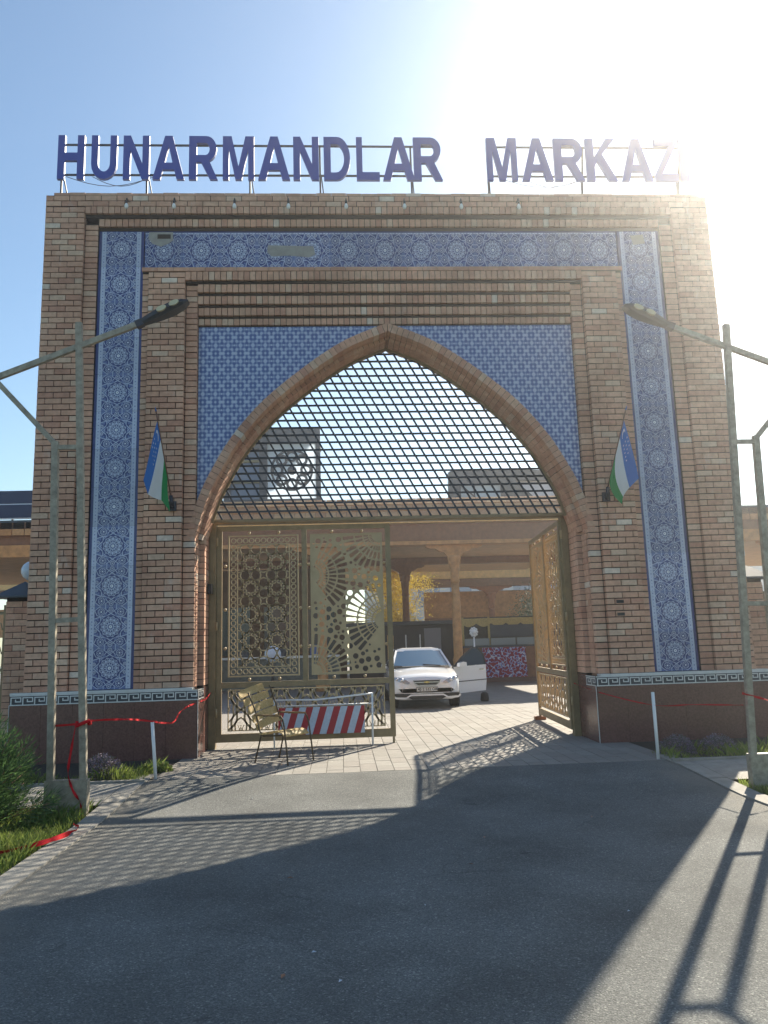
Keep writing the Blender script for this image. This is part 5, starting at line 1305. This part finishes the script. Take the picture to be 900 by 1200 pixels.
# ================================================================== car
def car():
    V = thing('white_sedan', 'white sedan with its front door open parked facing the gate', 'car', (1.17,7.05,0))
    hw = .86
    # body sections along y (0 front .. 4.4): (y, list of (x,z) half outline bottom->top centre)
    def sec(y, w_, zb, zs, zt, crown=.03, wt=None):
        wt = wt or w_*.93
        return y, [(0,zb),(w_*.80,zb),(w_*.96,zb+.05),(w_,zb+.2),(w_*1.0,zs-.12),(w_*.985,zs-.02),(wt,zs+.02),(wt*.7,zt-.01),(wt*.35,zt+crown*.6),(0,zt+crown)]
    S_ = [sec(0,.60,.30,.52,.60), sec(.04,.70,.24,.62,.70), sec(.14,.80,.22,.68,.77), sec(.34,.845,.21,.74,.83), sec(.7,.86,.21,.82,.90), sec(1.15,.862,.21,.90,.965), sec(1.35,.862,.21,.93,.99), sec(2.2,.865,.21,.94,.99), sec(3.3,.86,.21,.96,1.0), sec(3.9,.84,.22,.97,1.04), sec(4.3,.78,.26,.93,1.0), sec(4.42,.68,.34,.85,.93)]
    mb = MB()
    rings = []
    for y, h in S_:
        ring = [(x, y, z) for x, z in h]+[(-x, y, z) for x, z in reversed(h[1:-1])]; rings.append(ring)
    n_ = len(rings[0]); flat = [p for r_ in rings for p in r_]
    mb.poly(flat, carwhite, [(j*n_+k, j*n_+(k+1)%n_, (j+1)*n_+(k+1)%n_, (j+1)*n_+k) for j in range(len(rings)-1) for k in range(n_)], smooth=True)
    mb.poly(rings[0], carwhite); mb.poly(rings[-1], carwhite)
    body = mb.build('body', V, local=True)
    # greenhouse
    def gsec(y, w_, z): return y, w_, z
    G_ = [(1.22,.76,.975),(1.95,.60,1.40),(2.2,.585,1.45),(2.7,.58,1.47),(3.3,.57,1.43),(4.05,.70,1.04)]
    mb = MB(); mb.hexa([(-.60,1.93,1.385),(.60,1.93,1.385),(.57,3.32,1.41),(-.57,3.32,1.41)], [(-.55,2.02,1.445),(.55,2.02,1.445),(.53,3.22,1.455),(-.53,3.22,1.455)], carwhite)
    mb.hexa([(-.52,2.1,1.446),(.52,2.1,1.446),(.50,3.15,1.456),(-.50,3.15,1.456)], [(-.40,2.25,1.475),(.40,2.25,1.475),(.40,3.0,1.478),(-.40,3.0,1.478)], carwhite)
    mb.build('roof', V, local=True)
    for s in (-1, 1):
        MB().bar((s*.775,1.20,.96), (s*.595,1.96,1.40), .05, .05, carwhite).build('windscreen_pillar', V, local=True)
        MB().bar((s*.72,4.05,1.0), (s*.565,3.30,1.41), .08, .06, carwhite).build('rear_pillar', V, local=True)
        MB().bar((s*.78,2.55,.97), (s*.58,2.62,1.42), .05, .05, black).build('centre_pillar', V, local=True)
        mb = MB(); mb.hexa([(s*.775,1.32,.97),(s*.775,3.95,.99),(s*.57,3.3,1.40),(s*.585,1.98,1.39)], [(s*.76,1.32,.97),(s*.76,3.95,.99),(s*.555,3.3,1.40),(s*.57,1.98,1.39)], glass)
        if s < 0: mb.build('side_window', V, local=True)
    mb = MB(); N_ = 8; top = []; bot = []
    for k in range(N_+1):
        t = -1+2*k/N_; bot.append((t*.745, 1.16+.10*t*t, .985)); top.append((t*.572, 1.94+.05*t*t, 1.405))
    mb.poly(bot+top, glass, [(k, k+1, N_+1+k+1, N_+1+k) for k in range(N_)], smooth=True); mb.build('windscreen', V, local=True)
    MB().hexa([(-.70,1.10,.985),(.70,1.10,.985),(.72,1.2,.992),(-.72,1.2,.992)], [(-.70,1.10,.998),(.70,1.10,.998),(.72,1.2,1.01),(-.72,1.2,1.01)], black).build('wiper_cowl', V, local=True)
    mb = MB()
    for s in (-1, 1): mb.bar((s*.5,1.15,1.01), (s*.5-.45,1.27,1.045), .018, .018, black)
    mb.build('wipers', V, local=True)
    mb = MB(); mb.poly([(-.70,4.02,1.02),(.70,4.02,1.02),(.55,3.33,1.40),(-.55,3.33,1.40)], glass); mb.build('rear_window', V, local=True)
    # bonnet seams, grille, lights, bumper intakes
    mb = MB(); g_ = [(-.33,.715),(.33,.715),(.30,.65),(.22,.605),(-.22,.605),(-.30,.65)]
    mb.plate([(p[0], p[1]-.02) for p in g_], [], -.035, .12, black); gr = mb.build('grille', V, local=True)
    mb = MB(); mb.box((-.31,-.048,.636), (.31,-.03,.662), chrome); mb.strip([(-.34,.70),(-.30,.63),(-.22,.58),(.22,.58),(.30,.63),(.34,.70)], .015, -.045, -.02, chrome); mb.build('chrome_trim', V, local=True)
    e = MB(); goldm = mat('gold_badge', (.75,.55,.2), .25, metal=.9)
    e.box((-.065,-.062,.638), (.065,-.049,.664), goldm); e.box((-.025,-.0635,.628), (.025,-.0495,.674), goldm); e.build('badge', V, local=True)
    for s in (-1, 1):
        pts = [(.40,.645),(.50,.72),(.66,.78),(.80,.79),(.815,.74),(.76,.67),(.62,.635),(.46,.62)]
        yv = lambda x: .0 if x < .5 else (x-.5)**1.5*1.1+.02
        mb = MB(); fr_ = [(s*x, yv(x)-.012+.05*(z-.62)/.17, z-.01) for x, z in pts]; bk = [(s*x, yv(x)+.16, z-.01) for x, z in pts]; n2 = len(pts)
        cx_ = (s*.64, yv(.64)-.045, .70)
        mb.poly(fr_+[cx_], headglass, [(k,(k+1)%n2,n2) for k in range(n2)], smooth=True); mb.poly(fr_+bk, headglass, [(k,(k+1)%n2,n2+(k+1)%n2,n2+k) for k in range(n2)])
        hl = mb.build('headlight', V, local=True)
        mb = MB(); mb.ball((s*.60,yv(.6)-.02,.70), .05, chrome, 10); mb.ball((s*.72,yv(.72)-.0,.72), .04, chrome, 10); mb.build('reflector', hl, local=True)
    # lower bumper lip and intake, wing-shaped
    mb = MB(); mb.plate([(-.80,.385),(-.42,.385),(-.36,.375),(.36,.375),(.42,.385),(.80,.385),(.78,.315),(.50,.30),(.36,.24),(-.36,.24),(-.50,.30),(-.78,.315)], [], -.012, .25, black); mb.build('lower_intake', V, local=True)
    mb = MB()
    mb.strip([(-.82,.335),(-.76,.285),(-.52,.275),(-.40,.345),(.40,.345),(.52,.275),(.76,.285),(.82,.335)], .04, -.035, .02, carwhite); mb.build('bumper_lip', V, local=True)
    Pl = MB().box((-.26,-.055,.425), (.26,-.035,.535), mat('number_plate', (.65,.65,.62), .5)).build('number_plate', V, local=True)
    mb = MB(); mb.plate([(-.26,.425),(.26,.425),(.26,.535),(-.26,.535)], [[(-.252,.433),(-.252,.527),(.252,.527),(.252,.433)]], -.0575, -.05, black); mb.box((-.175,-.0577,.43), (-.169,-.05,.53), black); mb.build('plate_border', Pl, local=True)
    cu = bpy.data.curves.new('plate_text', 'FONT'); cu.body = '40 E 532 OB'; cu.size = .092; cu.extrude = .001; cu.align_x = 'CENTER'; cu.align_y = 'CENTER'; cu.offset = .0015
    to = bpy.data.objects.new('plate_text_src', cu); C.objects.link(to); bpy.context.view_layer.update()
    me = bpy.data.meshes.new_from_object(to.evaluated_get(bpy.context.evaluated_depsgraph_get())); bpy.data.objects.remove(to)
    me.materials.clear(); me.materials.append(black); t_ = bpy.data.objects.new('plate_characters', me); C.objects.link(t_); t_.parent = Pl; t_.rotation_euler = (PI/2,0,0); t_.location = (.01,-.0565,.480)
    # wheels
    for s in (-1, 1):
        for y in (.82, 3.42):
            mb = MB(); mb.lathe([(.20,-.10),(.29,-.10),(.315,-.07),(.315,.07),(.29,.10),(.20,.10)], (s*.76,y,.315), rubber, 24, 'x'); wh = mb.build('wheel', V, local=True)
            MB().lathe([(.05,.104),(.18,.098),(.20,.09)] if s > 0 else [(.20,-.09),(.18,-.098),(.05,-.104)], (s*.76,y,.315), chrome, 18, 'x').build('rim', wh, local=True)
            # dark arch
            mb = MB(); mb.lathe([(.36,-.02),(.36,.012)], (s*.857,y,.33), black, 24, 'x'); mb.build('wheel_arch', V, local=True)
    for s in (-1,):
        mb = MB(); mb.hexa([(s*.90,1.42,.96),(s*1.04,1.44,.97),(s*1.04,1.50,.97),(s*.90,1.50,.96)], [(s*.90,1.42,1.07),(s*1.02,1.44,1.08),(s*1.02,1.50,1.08),(s*.90,1.50,1.07)], carwhite); mb.build('mirror', V, local=True)
    mb = MB(); mb.box((.70,1.32,.25), (.867,2.45,.97), black); mb.build('door_opening', V, local=True)
    # open door, hinged at (0.87,1.30)
    a = R(-62); ca, sa = math.cos(a), math.sin(a)
    def D(p):   # local along door: u outwards from hinge (0..1.05), n thickness, z
        u, n_, z_ = p; return (.87+u*math.sin(-a)*1.0-n_*ca, 1.30+u*ca+n_*math.sin(-a), z_)
    mb = MB(); mb.plate([(0,.26),(1.02,.30),(1.06,.55),(1.06,.98),(0,.95)], [], 0, .09, carwhite, xf=lambda p: D((p[0], p[1], p[2]))); door = mb.build('door', V, local=True)
    MB().plate([(.05,.955),(1.05,.985),(.98,1.25),(.80,1.41),(.66,1.42),(.28,1.17)], [], .03, .045, mat('door_glass', (.018,.045,.085), .15, spec=.25), xf=D).build('window', door, local=True)
    mb = MB(); mb.strip([(.03,.95),(.28,1.18),(.66,1.435),(.82,1.43),(1.0,1.26),(1.07,.98)], .035, .02, .06, black, xf=D); mb.build('window_frame', door, local=True)
    MB().plate([(.82,.845),(.97,.85),(.97,.885),(.82,.88)], [], -.02, .0, chrome, xf=D).build('handle', door, local=True)
    MB().plate([(.02,.555),(1.05,.58),(1.05,.60),(.02,.575)], [], -.010, .0, black, xf=D).build('rub_strip', door, local=True)
    mb = MB(); mb.plate([(.06,.955),(.09,1.05),(.20,1.08),(.30,1.06),(.31,.965)], [], -.16, -.04, carwhite, xf=D); mb.build('mirror', door, local=True)
    mb = MB(); mb.plate([(.03,.30),(1.0,.33),(1.02,.93),(.03,.93)], [], .092, .11, mat('door_card', (.12,.12,.13), .7), xf=D); mb.build('door_lining', door, local=True)
car()
tag(MB().lathe([(.10,0),(.12,.04),(.10,.20),(.05,.24)], (2.93,9.0,0), rubber, 12).build('rubber_bollard_foot'), 'small black rubber block on the paving under the open car door', 'rubber block')
for o in bpy.data.objects:
    if '_w' in o.keys(): del o['_w']
